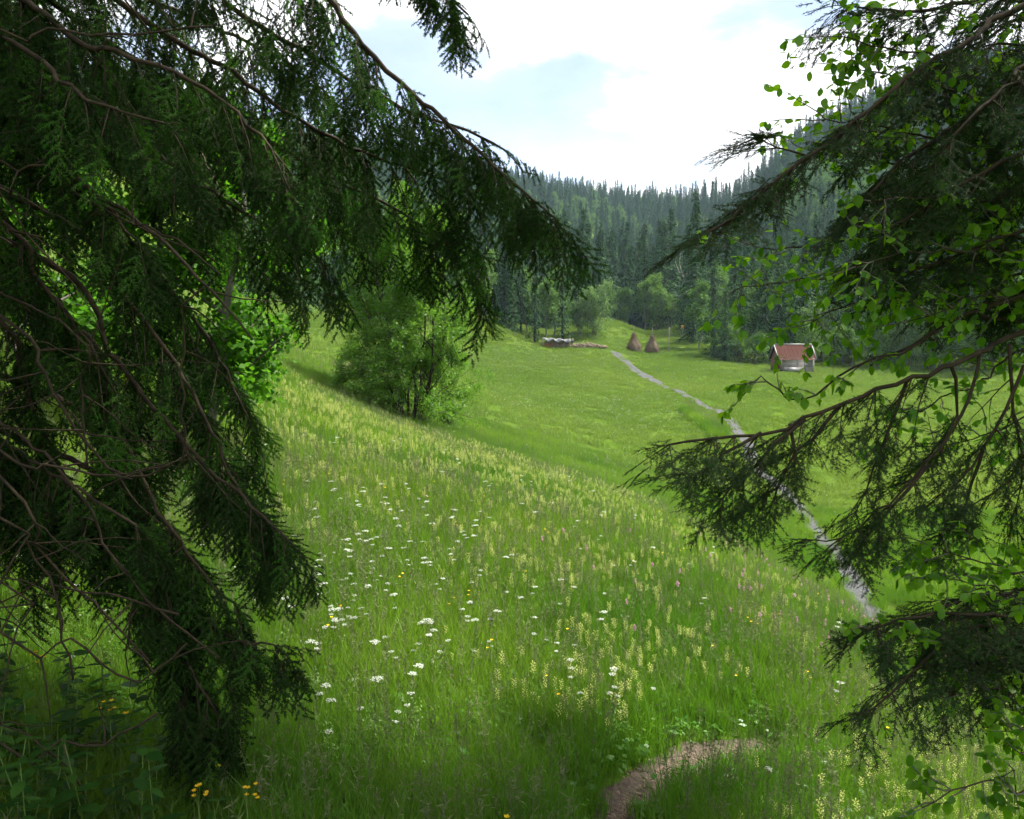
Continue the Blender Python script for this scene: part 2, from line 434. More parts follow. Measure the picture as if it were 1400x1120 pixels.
def wob(x, y, wl_):
    s = 0
    for k, (c, q, p) in enumerate(_nd):
        w = 2 * math.pi / (wl_ * (0.7 + 0.17 * k)); s = s + np.sin((x * c + y * q) * w + p + 1.3 * np.sin((x * q - y * c) * w * 0.37 + p))
    return s / 5
def sstep(a, b, x): t = np.clip((x - a) / (b - a), 0, 1); return t * t * (3 - 2 * t)
def H(x, y):
    x = np.asarray(x, float); y = np.asarray(y, float); sh = x.shape
    x = x.ravel(); y = y.ravel(); out = np.empty(len(x))
    for i in range(0, len(x), 20000):
        xs, ys = x[i:i + 20000], y[i:i + 20000]
        w = warp(xs, ys); r = np.hypot(xs, ys)
        d2 = ((w ** 2).sum(1)[:, None] + (WC ** 2).sum(1)[None] - 2 * w @ WC.T)
        g = kern(np.maximum(d2, 0)) @ WT[:-3] + WT[-3] + w @ WT[-2:]
        z = g * (r + 6.0)
        z += 0.05 * wob(xs, ys, 2.4) + 0.20 * wob(xs, ys, 9.0) * sstep(14, 40, r) + 6.0 * wob(xs, ys, 120.0) * sstep(250, 450, r)
        out[i:i + 20000] = z
    return out.reshape(sh)
DS = np.exp(np.linspace(math.log(1.5), math.log(700), 520))
def hit(u, v, dmin=1.5):
    """where the sight line through a pixel meets the ground"""
    u = np.atleast_1d(np.asarray(u, float)); v = np.atleast_1d(np.asarray(v, float))
    rx, ry, rz = ray(u, v)
    ds = DS[DS >= dmin]
    X = (rx / ry)[:, None] * ds; Y = np.broadcast_to(ds, X.shape); Z = (rz / ry)[:, None] * ds
    below = Z < H(X, Y)
    k = np.where(below.any(1), below.argmax(1), len(ds) - 1)
    k0 = np.maximum(k - 1, 0); a = np.arange(len(u))
    lo, hi = ds[k0], ds[k]
    for _ in range(12):
        md = (lo + hi) / 2
        b = (rz / ry) * md < H((rx / ry) * md, md)
        hi = np.where(b, md, hi); lo = np.where(b, lo, md)
    d = (lo + hi) / 2
    x = (rx / ry) * d
    return np.stack([x, d, H(x, d)], -1)

# paths first (the ground dips a little under them)
dirt_px = [(840,1150),(858,1105),(878,1072),(905,1050),(948,1031),(1000,1021),(1050,1017)]
DIRT = catmull(hit([p[0] for p in dirt_px], [p[1] for p in dirt_px])[:, :2], 0.12)
DIRT = np.vstack([[[0.15, 0.3], [0.35, 1.8]], DIRT])
DIRT = catmull(np.vstack([DIRT[:2], DIRT[2::6]]), 0.1)
grav_px = [(1215,900,24),(1200,862,25),(1178,818,28),(1150,768,32),(1115,718,37),(1090,693,41),(1062,668,45),(1040,652,47),(1022,612,54),(1008,590,59),(990,570,66),(962,553,73),(925,533,83),(890,517,93),(862,502,105),(846,487,117),(838,480,122)]
GRAV = np.array([[P(u, v, d)[0], d] for u, v, d in grav_px])
GRAV = np.vstack([[[9.5, 16.0], [11.0, 20.0]], GRAV])
GRAV = catmull(GRAV, 0.5)
TRACK2 = np.array([[P(u, v, d)[0], d] for u, v, d in [(905,521,90),(880,507,100),(862,494,110),(852,484,118),(844,480,122)]])
TRACK2 = catmull(TRACK2, 0.6)
SPUR = np.array([[P(u, v, d)[0], d] for u, v, d in [(906,481,131),(915,478,133),(926,474,136)]])
SPUR = catmull(SPUR, 0.8)
def dist_poly(x, y, pl):
    out = np.full(len(x), 1e9)
    for i in range(0, len(pl), 60):
        q = pl[i:i + 60]
        out = np.minimum(out, np.sqrt((x[:, None] - q[None, :, 0]) ** 2 + (y[:, None] - q[None, :, 1]) ** 2).min(1))
    return out

def build_ground():
    th = np.radians(np.concatenate([np.linspace(-44, 44, 420, endpoint=False), np.linspace(44, 316, 150, endpoint=False)]))
    rr = 6.0 * (np.exp(np.linspace(0, math.log1p(1250 / 6.0), 330)) - 1)
    T, R_ = np.meshgrid(th, rr[1:], indexing='ij')
    X = np.sin(T) * R_; Y = np.cos(T) * R_
    Z = H(X, Y)
    xf, yf = X.ravel(), Y.ravel()
    near = (R_.ravel() < 14)
    dz = np.zeros(len(xf))
    dd = dist_poly(xf[near], yf[near], DIRT); dz[near] -= 0.07 * np.exp(-(dd / 0.25) ** 2)
    Z = Z + dz.reshape(Z.shape)
    nt, nr = T.shape
    V = np.stack([X, Y, Z], -1).reshape(-1, 3)
    V = np.vstack([V, [[0, 0, float(H(np.array([0.]), np.array([0.]))[0])]]])
    i = np.arange(nt)[:, None]; j = np.arange(nr - 1)[None]
    i2 = (i + 1) % nt
    q = np.stack([i * nr + j, i * nr + j + 1, i2 * nr + j + 1, i2 * nr + j], -1).reshape(-1, 4)[:, ::-1]
    c = len(V) - 1; ii = np.arange(nt)
    t = np.stack([np.full(nt, c), ii * nr, ((ii + 1) % nt) * nr], -1)[:, ::-1]
    me = mesh_from('ground', V, [t, q], [M_GROUND], None, True)
    return tag(link('ground', me), 'rolling green meadow slope with wooded hills rising round it', 'ground', kind='structure')
build_ground()

def ribbon(name, pl, width, mat, lift, label, cat, ncross=6, sink=0.0):
    pl = np.asarray(pl); t = np.gradient(pl, axis=0); t /= np.linalg.norm(t, axis=1)[:, None]
    nrm = np.stack([-t[:, 1], t[:, 0]], -1)
    n = len(pl); s = np.linspace(-1, 1, ncross)
    w = np.broadcast_to(np.asarray(width, float), (n,)) / 2
    wl_ = w[:, None] * (s[None] + 0.0)
    wl_ = wl_ * (1 + 0.14 * np.sin(np.arange(n)[:, None] * 0.45 + 2 * np.sign(s)[None]) + 0.10 * np.sin(np.arange(n)[:, None] * 1.13 + 4 * np.sign(s)[None]) + 0.04 * rng.normal(size=(n, ncross)))
    X = pl[:, :1] + nrm[:, :1] * wl_; Y = pl[:, 1:] + nrm[:, 1:] * wl_
    Z = H(X, Y) + lift - sink * (1 - s[None] ** 2)
    V = np.stack([X, Y, Z], -1).reshape(-1, 3)
    i = np.arange(n - 1)[:, None]; j = np.arange(ncross - 1)[None]
    q = np.stack([i * ncross + j, i * ncross + j + 1, (i + 1) * ncross + j + 1, (i + 1) * ncross + j], -1).reshape(-1, 4)
    return tag(link(name, mesh_from(name, V, [q], [mat], None, True)), label, cat, kind='structure')
ribbon('dirt_path', DIRT, 0.30, M_DIRT, -0.030, 'narrow trodden brown dirt path bending through the near grass', 'path', sink=0.015)
ribbon('gravel_path', GRAV, 0.85, M_GRAVEL, 0.05, 'long grey gravel path winding across the valley meadow', 'path')
ribbon('gravel_track', TRACK2, 0.55, M_GRAVEL, 0.06, 'short second wheel track beside the gravel path near the haystacks', 'path')
ribbon('gravel_trail', SPUR, 0.7, M_GRAVEL, 0.06, 'thin grey trail climbing the knoll beside the haystacks', 'path')

# ------------------------------------------------------------------ tree makers
UP = np.array([0, 0, 1.0])
def unit(v): v = np.asarray(v, float); return v / (np.linalg.norm(v, axis=-1, keepdims=True) + 1e-9)

def kites(C, X, Y, L, W):
    """leaf-shaped quads: base C, along X (length L), half width W along Y"""
    L = np.asarray(L).reshape(-1, 1); W = np.asarray(W).reshape(-1, 1)
    a = C; b = C + X * L * 0.45 + Y * W; c = C + X * L; d = C + X * L * 0.45 - Y * W
    V = np.stack([a, b, c, d], 1).reshape(-1, 3)
    q = np.arange(len(C) * 4).reshape(-1, 4)
    return V, q

def far_spruce(seed, h=22.0, base=1.5, width=3.0, dens=1.0):
    r = np.random.default_rng(seed)
    tr = MB(); tr.tube([[0, 0, -0.6], [0, 0, h * 0.5], [0, 0, h * 0.97]], [0.26, 0.15, 0.03], 6)
    C, X, Yv, L, W = [], [], [], [], []
    z = base
    while z < h - 0.3:
        f = (z - base) / (h - base)
        bl = width * 1.55 * (1 - f) ** 0.95 * (0.72 + 0.28 * math.sin(z * 2.3 + seed)) + 0.10
        nb = int(r.integers(6, 9) * dens)
        for k in range(nb):
            a = r.uniform(0, 2 * math.pi); l = bl * r.uniform(0.65, 1.12)
            dr = -0.25 - 0.35 * (1 - f) + r.uniform(-0.1, 0.1)
            if f > 0.8: dr = -0.15
            d = unit(np.array([math.cos(a), math.sin(a), dr])); side = np.array([-math.sin(a), math.cos(a), 0])
            m = max(3, int(l / 0.34))
            for s in np.linspace(0.15, 1.0, m):
                p = np.array([0, 0, z]) + d * l * s
                for q in (-1, 1):
                    C.append(p + r.normal(0, 0.05, 3)); x = unit(d * 0.7 + side * q * r.uniform(0.2, 0.9) + np.array([0, 0, -r.uniform(0.1, 0.8)]))
                    X.append(x); Yv.append(unit(np.cross(x, UP + r.normal(0, 0.5, 3)))); L.append(r.uniform(0.4, 0.75)); W.append(r.uniform(0.07, 0.14))
        z += r.uniform(0.34, 0.5)
    C.append(np.array([0, 0, h - 0.8])); X.append(UP); Yv.append(np.array([1.0, 0, 0])); L.append(1.1); W.append(0.10)
    V, q = kites(np.array(C), np.array(X), np.array(Yv), L, W)
    return tr.mesh('trunk', [M_BARK], True), mesh_from('crown', V, [q], [M_FARSPR])

def grow_tree(seed, h, spread, nstem, levels, leaf_len, leaf_n, up=0.12, base_r=0.12, lean=0.25, first=0.25, flat=0.5, droop=0.0, wmin=0.003):
    """branching skeleton; returns wood mesh builder and leaf arrays"""
    r = np.random.default_rng(seed)
    wood = MB(); tips = []
    def branch(p, d, l, rad, lev):
        n = max(4, int(l / (h * 0.035))); pts = [p]; dd = d.copy()
        for i in range(n):
            dd = unit(dd + r.normal(0, 0.10, 3) + UP * (up if lev == 0 else 0.03) - UP * (droop * lev))
            p = p + dd * l / n; pts.append(p)
        pts = np.array(pts)
        wood.tube(pts, np.linspace(rad, max(rad * 0.28, wmin), n + 1), 6 if lev < 2 else 4, cap=False)
        if lev >= levels:
            tips.append(pts); return
        nc = {0: 9, 1: 6, 2: 4, 3: 4}.get(lev, 4)
        for k in range(nc):
            f = first + (1 - first) * (k + r.uniform(0, 1)) / nc if lev == 0 else r.uniform(0.2, 1.0)
            i = min(int(f * n), n - 1)
            t = unit(pts[i + 1] - pts[i]); a = r.uniform(0, 2 * math.pi)
            o = unit(np.cross(t, r.normal(0, 1, 3)))
            o = unit(o * np.array([1, 1, 0.5])) if lev == 0 else o
            cl = (l * (0.55 if lev == 0 else 0.6)) * (1.15 - 0.65 * f) * r.uniform(0.7, 1.15)
            if lev == 0: cl = max(cl * spread, 0.12 * h)
            branch(pts[i], unit(t * 0.55 + o * 0.9), cl, max(rad * (0.5 - 0.2 * f), wmin), lev + 1)
        if lev >= levels - 1: tips.append(pts[len(pts) // 2:])
    for s in range(nstem):
        a = 2 * math.pi * (s + r.uniform(0, 0.8)) / nstem
        d = unit(np.array([math.cos(a) * lean * (nstem > 1), math.sin(a) * lean * (nstem > 1), 1.0]))
        p = np.array([math.cos(a), math.sin(a), 0]) * (0.12 * (nstem > 1) * h / 6) - UP * 0.25
        branch(p, d, h * r.uniform(0.72, 1.0), base_r * r.uniform(0.7, 1.0), 0)
    T = np.concatenate(tips)
    idx = r.integers(0, len(T), leaf_n)
    C = T[idx] + r.normal(0, leaf_len * 1.1, (leaf_n, 3))
    X = unit(r.normal(0, 1, (leaf_n, 3)) + np.array([0, 0, -0.25]))
    nrm = unit(r.normal(0, flat, (leaf_n, 3)) + UP)
    Y = unit(np.cross(nrm, X))
    L = leaf_len * r.uniform(0.65, 1.25, leaf_n)
    return wood, C, X, Y, L

def broad_protos(seed, h, spread, nstem, leaf_len, leaf_n, mat, **kw):
    wood, C, X, Y, L = grow_tree(seed, h, spread, nstem, 2, leaf_len, leaf_n, **kw)
    V, q = kites(C, X, Y, L, L * 0.36)
    return wood.mesh('trunk', [M_BARK2], True), mesh_from('crown', V, [q], [mat])

def plant_tree(name, tm, cm, loc, rz, sc, label, group, cat='tree', parts=True):
    t = empty(name, loc, rz)
    tag(t, label, cat, group)
    t.scale = (sc[0], sc[0], sc[1]) if not np.isscalar(sc) else (sc,) * 3
    link('trunk', tm, t); link('crown', cm, t)
    return t
def gz(x, y): return float(H(np.array([x]), np.array([y]))[0])
def at(u, d):
    x = (u - 700) / F * d / 1.0
    return x, d

# ------------------------------------------------------------------ woods
SPR = [far_spruce(11, 22, 1.2, 3.0), far_spruce(12, 24, 3.0, 2.6), far_spruce(13, 20, 0.8, 3.2), far_spruce(14, 25, 5.0, 2.9), far_spruce(15, 18, 0.6, 2.7)]
SPR_THIN = far_spruce(16, 13, 2.0, 1.5, 0.7)
BRD = [broad_protos(21, 13, 0.62, 1, 0.34, 5200, M_FARLEAF, base_r=0.2), broad_protos(22, 11, 0.72, 3, 0.32, 5200, M_FARLEAF, base_r=0.15, lean=0.3),
       broad_protos(23, 15, 0.55, 1, 0.36, 5600, M_FARLEAF, base_r=0.22)]
WIL = [broad_protos(24, 12, 0.60, 5, 0.30, 7000, M_FARLEAF2, base_r=0.12, lean=0.28, first=0.12), broad_protos(25, 9, 0.75, 5, 0.28, 5000, M_FARLEAF2, base_r=0.1, lean=0.4, first=0.1)]
edge_u = np.array([250, 340, 480, 560, 660, 700, 760, 800, 860, 935, 946, 1000, 1050, 1120, 1200, 1300, 1400, 1560])
edge_d = np.array([70, 78, 99, 111, 128, 132, 165, 170, 174, 170, 127, 122, 121, 119, 112, 106, 99, 92.])
placed = []
def free(x, y, s):
    for a, b in placed:
        if (a - x) ** 2 + (b - y) ** 2 < s * s: return False
    return True
def put_spruce(u, d, label, group, sc=None, pr=None):
    x, y = at(u, d)
    placed.append((x, y))
    k = random.randrange(len(SPR)) if pr is None else pr
    tm, cm = SPR[k] if k >= 0 else SPR_THIN
    s = sc or random.uniform(0.8, 1.12)
    if sc is None:
        w = ['full skirted', 'slender', 'broad', 'high crowned', 'short pointed'][k]; label = label.replace('tall', w); group = w + ' ' + group
    return plant_tree('spruce_tree', tm, cm, (x, y, gz(x, y) - 0.1), random.uniform(0, 6.28), (s, s * random.uniform(0.92, 1.1)), label, group)
def put_broad(u, d, label, group, sc, k=None, wil=False, name='broadleaf_tree'):
    x, y = at(u, d); placed.append((x, y))
    lst = WIL if wil else BRD
    tm, cm = lst[random.randrange(len(lst)) if k is None else k]
    return plant_tree(name, tm, cm, (x, y, gz(x, y) - 0.1), random.uniform(0, 6.28), (sc, sc * random.uniform(0.92, 1.08)), label, group)

# trees one can point to
put_broad(812, 134, 'rounded grey green willow beside the stacked logs', None, 0.95, 0, True, 'willow_tree')
put_broad(792, 137, 'smaller leafy willow behind the stacked logs', None, 0.8, 1, True, 'willow_tree')
put_spruce(769, 129, 'slender sparse conifer growing in front of the white tarp', None, 1.0, -1)
put_spruce(731, 128, 'slender sparse conifer on the grass left of the tarp frame', None, 0.85, -1)
for u, d, s in [(745, 133, 0.85), (757, 137, 1.0), (722, 138, 0.95)]:
    put_broad(u, d, 'light green leafy tree behind the tarped log stack', 'leafy trees behind the tarped log stack', s, None, False)
for u, d, s in [(700, 131, 0.55), (712, 134, 0.7), (690, 134, 0.75)]:
    put_spruce(u, d, 'short dark spruce at the foot of the meadow bank', 'short spruces at the foot of the meadow bank', s)
put_spruce(975, 124, 'dense dark spruce at the corner of the wood beside the trail', None, 0.62, 2)
put_spruce(990, 121, 'bushy low spruce in front of the wood edge', None, 0.5, 0)
for u, d, s in [(880, 178, 0.95), (898, 180, 1.05), (858, 181, 0.8), (915, 178, 0.9), (950, 176, 0.85), (840, 180, 0.9)]:
    put_broad(u, d, 'bright leafy tree at the foot of the dark spruces behind the knoll', 'leafy trees along the foot of the spruces behind the knoll', s)
for u, d, s in [(955, 134, 0.9), (1012, 127, 0.85), (1030, 130, 1.0), (1120, 126, 0.95), (1150, 124, 0.8), (1190, 122, 0.9), (1240, 116, 1.0), (1290, 113, 0.9), (1345, 110, 0.95), (1390, 106, 1.0)]:
    put_broad(u, d, 'grey green leafy tree at the wood edge behind the hut meadow', 'leafy trees along the wood edge behind the hut', s, None, u > 1100 and u % 20 == 0)
for u, d, s in [(1002, 128, .75), (1045, 126, .8), (1062, 128, .85), (1078, 125, .75), (1098, 129, .9), (1135, 129, .85), (1170, 126, .9), (1215, 122, .8), (1265, 118, .85), (1320, 114, .8), (1370, 112, .85)]:
    put_spruce(u, d, 'dark spruce at the wood edge close behind the hut meadow', 'spruces along the wood edge behind the hut', s)
for u, d, s in [(485, 100, .6), (500, 104, .75), (545, 112, .7), (590, 118, .8), (630, 124, .8), (660, 131, .85)]:
    put_broad(u, d, 'leafy tree on the top edge of the left meadow slope', 'leafy trees along the top of the left slope', s)
for u, d, s in [(1110, 121, .7), (1135, 120, .6), (1165, 119, .7), (1205, 116, .75), (1225, 117, .65), (1258, 113, .7), (1275, 111, .6), (1310, 109, .75), (1330, 107, .6), (1365, 106, .7), (1030, 122, .55), (1008, 122, .6)]:
    put_broad(u, d, 'low bushy green tree on the meadow rim behind the hut', 'low bushy trees on the meadow rim behind the hut', s, 1)
def wood_fill(n, ulo, uhi, dlo, dhi, sp, label, group):
    c = 0; t = 0
    while c < n and t < n * 40:
        t += 1
        u = random.uniform(ulo, uhi); e = float(np.interp(u, edge_u, edge_d))
        d = e + dlo + (dhi - dlo) * random.random() ** 1.1
        x, y = at(u, d)
        if free(x, y, sp): put_spruce(u, d, label, group); c += 1
wood_fill(78, 690, 960, 8, 62, 3.6, 'tall dark green spruce in the wood rising behind the knoll and haystacks', 'spruces in the wood behind the knoll')
wood_fill(62, 950, 1480, 6, 55, 3.8, 'tall spruce in the wood rising behind the red roofed hut', 'spruces in the wood behind the hut')
wood_fill(60, 330, 700, 4, 60, 4.0, 'tall spruce in the wood above the left meadow slope', 'spruces in the wood above the left slope')
# the bare dead tree
def dead_tree():
    t = empty('dead_tree', (0, 0, 0))
    x, y = at(936, 168); t.location = (x, y, gz(x, y) - 0.1)
    tag(t, 'pale bare dead tree trunk forking upward at the wood edge', 'tree')
    b = MB(); b.tube([[0, 0, -0.4], [0.1, 0, 4], [0.2, 0.1, 8], [0.15, 0, 10.5]], [0.34, 0.30, 0.26, 0.2], 8); b.obj('trunk', M_PALEWOOD, t, True)
    for pts, r0 in [([[0.15, 0, 8.2], [-0.6, 0, 11], [-1.4, 0.2, 14], [-1.2, 0.2, 16]], .16), ([[0.15, 0, 9.4], [0.9, 0.1, 12], [1.7, 0, 14.5]], .13), ([[0.15, 0, 10.4], [0.1, 0, 13], [0.5, 0, 16.5]], .14), ([[-0.6, 0, 11], [-1.8, -.3, 12.6], [-2.4, -.2, 14.4]], .07), ([[0.9, .1, 12], [2.0, 0, 12.8], [3.0, .3, 14.4]], .06)]:
        m = MB(); m.tube(catmull(pts, 0.7), np.linspace(r0, 0.03, len(catmull(pts, 0.7))), 6); m.obj('bough', M_PALEWOOD, t, True)
dead_tree()

def far_forest():
    n = 42000
    r = np.sqrt(rng.uniform(190 ** 2, 760 ** 2, n)); th = np.radians(rng.uniform(-46, 46, n))
    x = np.sin(th) * r; y = np.cos(th) * r
    u = 700 + F * x / y
    e = np.interp(u, edge_u, edge_d, left=75, right=90)
    keep = y > e + 55
    # thin by spacing on a jittered grid
    cell = np.where(r < 420, 4.0, 4.6)
    key = (np.floor(x / cell) * 100003 + np.floor(y / cell)).astype(np.int64)
    _, ui = np.unique(key, return_index=True); m = np.zeros(n, bool); m[ui] = True
    clear = ((np.abs(u - 975) < 40) & (np.abs(y - 262) < 16))
    keep &= m & ~clear
    x, y, r = x[keep], y[keep], r[keep]
    z = H(x, y) - 0.3
    k = len(x)
    br = wob(x, y, 140.0) + rng.normal(0, 0.28, k) > 0.36
    rot = np.zeros((k, 3)); rot[:, 2] = rng.uniform(0, 6.28, k)
    for nm, msk, pr, sc, lab in [('spruce_forest', ~br, [q[1] for q in SPR], (0.34, 0.90), 'far spruce forest covering the hazy hills above the valley'),
                                 ('broadleaf_forest', br, [q[1] for q in BRD], (0.6, 1.0), 'scattered lighter leafy trees among the far spruce forest')]:
        ps = [proto(nm + '_tree', me) for me in pr]
        o = scatter(nm, np.stack([x, y, z], -1)[msk], rot[msk], rng.uniform(*sc, msk.sum()), ps)
        tag(o, lab, 'forest', kind='stuff')
far_forest()

# ------------------------------------------------------------------ hut, haystacks, log stack, posts
def hut():
    x, y = at(1083, 110); z = gz(x, y)
    z = min(gz(x - 2.2, y - 1.6), gz(x + 2.2, y - 1.6), z)
    t = empty('wooden_hut', (x, y + 0.2, z - 0.05), math.radians(2))
    tag(t, 'small grey plank hay hut with rusty red metal roof', 'hut')
    hl, hw, eh, rh = 2.35, 1.75, 1.95, 3.85
    b = MB()
    b.add([[-hl+.12,-hw+.1,0],[hl-.12,-hw+.1,0],[hl-.12,hw-.1,0],[-hl+.12,hw-.1,0],[-hl+.12,-hw+.1,eh+.1],[hl-.12,-hw+.1,eh+.1],[hl-.12,hw-.1,eh+.1],[-hl+.12,hw-.1,eh+.1],[-hl+.12,0,rh-.12],[hl-.12,0,rh-.12]],
          [[0,1,5,4],[1,2,6,5],[2,3,7,6],[3,0,4,7]], 0)
    b.add([[-hl+.12,-hw+.1,eh+.1],[-hl+.12,hw-.1,eh+.1],[-hl+.12,0,rh-.12],[hl-.12,-hw+.1,eh+.1],[hl-.12,hw-.1,eh+.1],[hl-.12,0,rh-.12]], [[0,1,2],[3,5,4]], 0)
    b.obj('wall', M_POST, t)
    nb = 11; hgt = (eh + 0.05) / nb
    for sy in (-1, 1):
        for k in range(nb):
            m = MB(); m.box((0, 0, 0), (hl - 0.2 + random.uniform(-.02, .02), 0.035, hgt / 2 - 0.012)); o = m.obj('plank', M_PLANK, t)
            o.location = (random.uniform(-.02, .02), sy * (hw - 0.06 + random.uniform(-.012, .012)), 0.05 + hgt * (k + .5)); o.rotation_euler = (0, random.uniform(-.004, .004), 0)
    for sx in (-1, 1):
        n = 13
        for k in range(n):
            yy = -hw + 0.1 + (2 * hw - 0.2) * (k + .5) / n
            top = eh + (rh - eh) * (1 - abs(yy) / hw) - 0.08
            m = MB(); m.box((0, 0, top / 2), (0.03, (hw - .1) / n - 0.012, top / 2)); o = m.obj('gable_board', M_PLANK_RED, t)
            o.location = (sx * (hl - 0.09 + random.uniform(0, .012)), yy, 0.02)
        for sy in (-1, 1):
            m = MB(); m.box((0, 0, eh / 2), (0.11, 0.11, eh / 2 + .03)); o = m.obj('corner_post', M_POST if sx < 0 else M_PLANK, t); o.location = (sx * (hl - 0.1), sy * (hw - 0.02), 0)
    m = MB(); m.box((0, 0, eh / 2), (0.06, 0.03, eh / 2)); o = m.obj('wall_batten', M_PLANK, t); o.location = (0.1, -hw + .005, 0)
    rf = empty('roof', (0, 0, 0), 0, t)
    sl = math.hypot(hw + 0.20, (rh - eh) * (hw + 0.20) / hw); ang = math.atan2((rh - eh), hw)
    ns = 9; rl = hl + 0.28
    for sy in (-1, 1):
        for k in range(ns):
            w = 2 * rl / ns
            m = MB()
            segs = 12; xs = np.linspace(-w / 2 - .02, w / 2 + .02, segs + 1); zz = 0.018 * np.cos(np.linspace(0, 6 * math.pi, segs + 1)) + (0.006 if k % 2 else 0)
            V = [];
            for yy in (0, sl):
                for a, c in zip(xs, zz): V.append((a, yy, c))
            V = np.array(V); V2 = V + [0, 0, 0.012]
            q = [[i, i + 1, segs + 2 + i, segs + 1 + i] for i in range(segs)]
            m.add(V2, q); m.add(V, [f[::-1] for f in q])
            me = m.mesh('roof_sheet', [M_RUST])
            o = link('roof_sheet', me, rf)
            M = Matrix.Translation((-rl + w * (k + .5), 0, rh + 0.03 + random.uniform(0, .01))) @ Matrix.Rotation(math.pi if sy < 0 else 0, 4, 'Z') @ Matrix.Rotation(-ang, 4, 'X')
            o.matrix_local = M
        for sx in (-1, 1):
            m = MB(); m.box((0, sl / 2, 0), (0.07, sl / 2 + .03, 0.05)); o = m.obj('verge_trim', M_ZINC, rf)
            o.matrix_local = Matrix.Translation((sx * (rl + 0.02), 0, rh + .07)) @ Matrix.Rotation(math.pi if sy < 0 else 0, 4, 'Z') @ Matrix.Rotation(-ang, 4, 'X')
        m = MB(); m.box((0, 0, 0), (rl - .05, 0.05, 0.05)); o = m.obj('eave_board', M_PLANK, rf); o.location = (0, sy * (hw + 0.13), eh - (rh - eh) * .13 / hw - 0.06)
    m = MB(); m.tube([[-rl - .08, 0, rh + .05], [rl + .08, 0, rh + .05]], 0.11, 8); m.obj('ridge_cap', M_ZINC, rf, True)
    x2, y2 = x - 0.85, y - 2.1
    tr = empty('water_trough', (x2, y2, gz(x2, y2) - 0.03)); tag(tr, 'pale grey trough standing against the front of the hut', 'trough')
    m = MB(); m.box((0, -.25, .32), (0.95, .03, .32)); m.obj('side_board', M_ZINC, tr)
    m = MB(); m.box((0, .25, .32), (0.95, .03, .32)); m.obj('side_board', M_ZINC, tr)
    for s in (-1, 1):
        m = MB(); m.box((s * .95, 0, .32), (.03, .28, .32)); m.obj('end_board', M_ZINC, tr)
    m = MB(); m.box((0, 0, .06), (.9, .22, .03)); m.obj('bottom_board', M_ZINC, tr)
hut()

def haystack(u, v, d, hs, label, seed):
    x = (u - 700) / F * d; z = gz(x, d)
    t = empty('haystack', (x, d, z - 0.03), seed); tag(t, label, 'haystack', None)
    r = np.random.default_rng(seed)
    prof = np.array([[0, 1.02], [0.25, 1.13], [0.7, 1.16], [1.1, 1.04], [1.6, 0.78], [2.1, 0.50], [2.5, 0.34], [2.8, 0.30], [3.0, 0.22], [3.12, 0.04]]) * [hs, hs]
    pc = catmull(prof, 0.08); ns = 40; a = np.arange(ns) * 2 * math.pi / ns
    V = []
    for zz, rr in pc:
        rad = rr * (1 + 0.06 * np.sin(a * 3 + seed + zz) + 0.035 * np.sin(a * 7 + zz * 3) + r.normal(0, 0.018, ns))
        V.append(np.stack([np.cos(a) * rad, np.sin(a) * rad, zz + r.normal(0, 0.01, ns)], -1))
    n = len(pc); V = np.concatenate(V)
    i = np.arange(n - 1)[:, None] * ns; j = np.arange(ns)[None]; jn = (j + 1) % ns
    q = np.stack([i + j, i + jn, i + ns + jn, i + ns + j], -1).reshape(-1, 4)
    link('hay', mesh_from('hay', V, [q], [M_HAY], None, True), t)
    k = 5200; f = r.integers(0, len(V), k); C = V[f]; out = unit(C * [1, 1, 0])
    X = unit(out * r.uniform(0.1, 0.6, (k, 1)) + r.normal(0, 0.35, (k, 3)) - UP * r.uniform(0.3, 1.2, (k, 1)))
    Y = unit(np.cross(X, out + r.normal(0, 0.2, (k, 3))))
    VV, qq = kites(C, X, Y, r.uniform(0.18, 0.4, k), r.uniform(0.008, 0.016, k))
    tag(link('loose_hay', mesh_from('loose_hay', VV, [qq], [M_HAYSTALK]), t), kind='stuff')
    m = MB(); m.tube([[0, 0, 2.6 * hs], [0.03, 0, 3.6 * hs], [0.0, 0.02, 4.3 * hs]], [0.05, 0.045, 0.03], 7); m.obj('pole', M_PALEWOOD, t, True)
haystack(866, 481, 129, 0.98, 'brown haystack round a pole, the one beside the gravel track', 3)
haystack(891, 482, 130, 0.96, 'brown haystack round a pole, the one beside the thin trail', 8)

def post(u, d, h, r0, label, name='wooden_pole'):
    x, y = at(u, d); t = empty(name, (x, y, gz(x, y) - .05)); tag(t, label, 'pole')
    m = MB(); m.tube([[0, 0, -.2], [.02, 0, h * .5], [.06, 0, h]], [r0, r0 * .9, r0 * .75], 8); m.obj('shaft', M_PALEWOOD, t, True)
    m = MB(); m.tube([[-.16, .02, 0], [-.1, 0, .5], [.0, 0, 1.1]], [r0 * .8, r0 * .7, r0 * .5], 6); m.obj('brace', M_PALEWOOD, t, True)
post(913.5, 130, 4.1, .065, 'thin upright wooden pole in the grass beside the two haystacks')
x, y = at(932, 150); t = empty('trail_signpost', (x, y, gz(x, y) - .05)); tag(t, 'yellow trail sign on a short post at the wood edge', 'sign')
m = MB(); m.tube([[0, 0, -.2], [0, 0, 2.3]], .06, 8); m.obj('post', M_PALEWOOD, t, True)
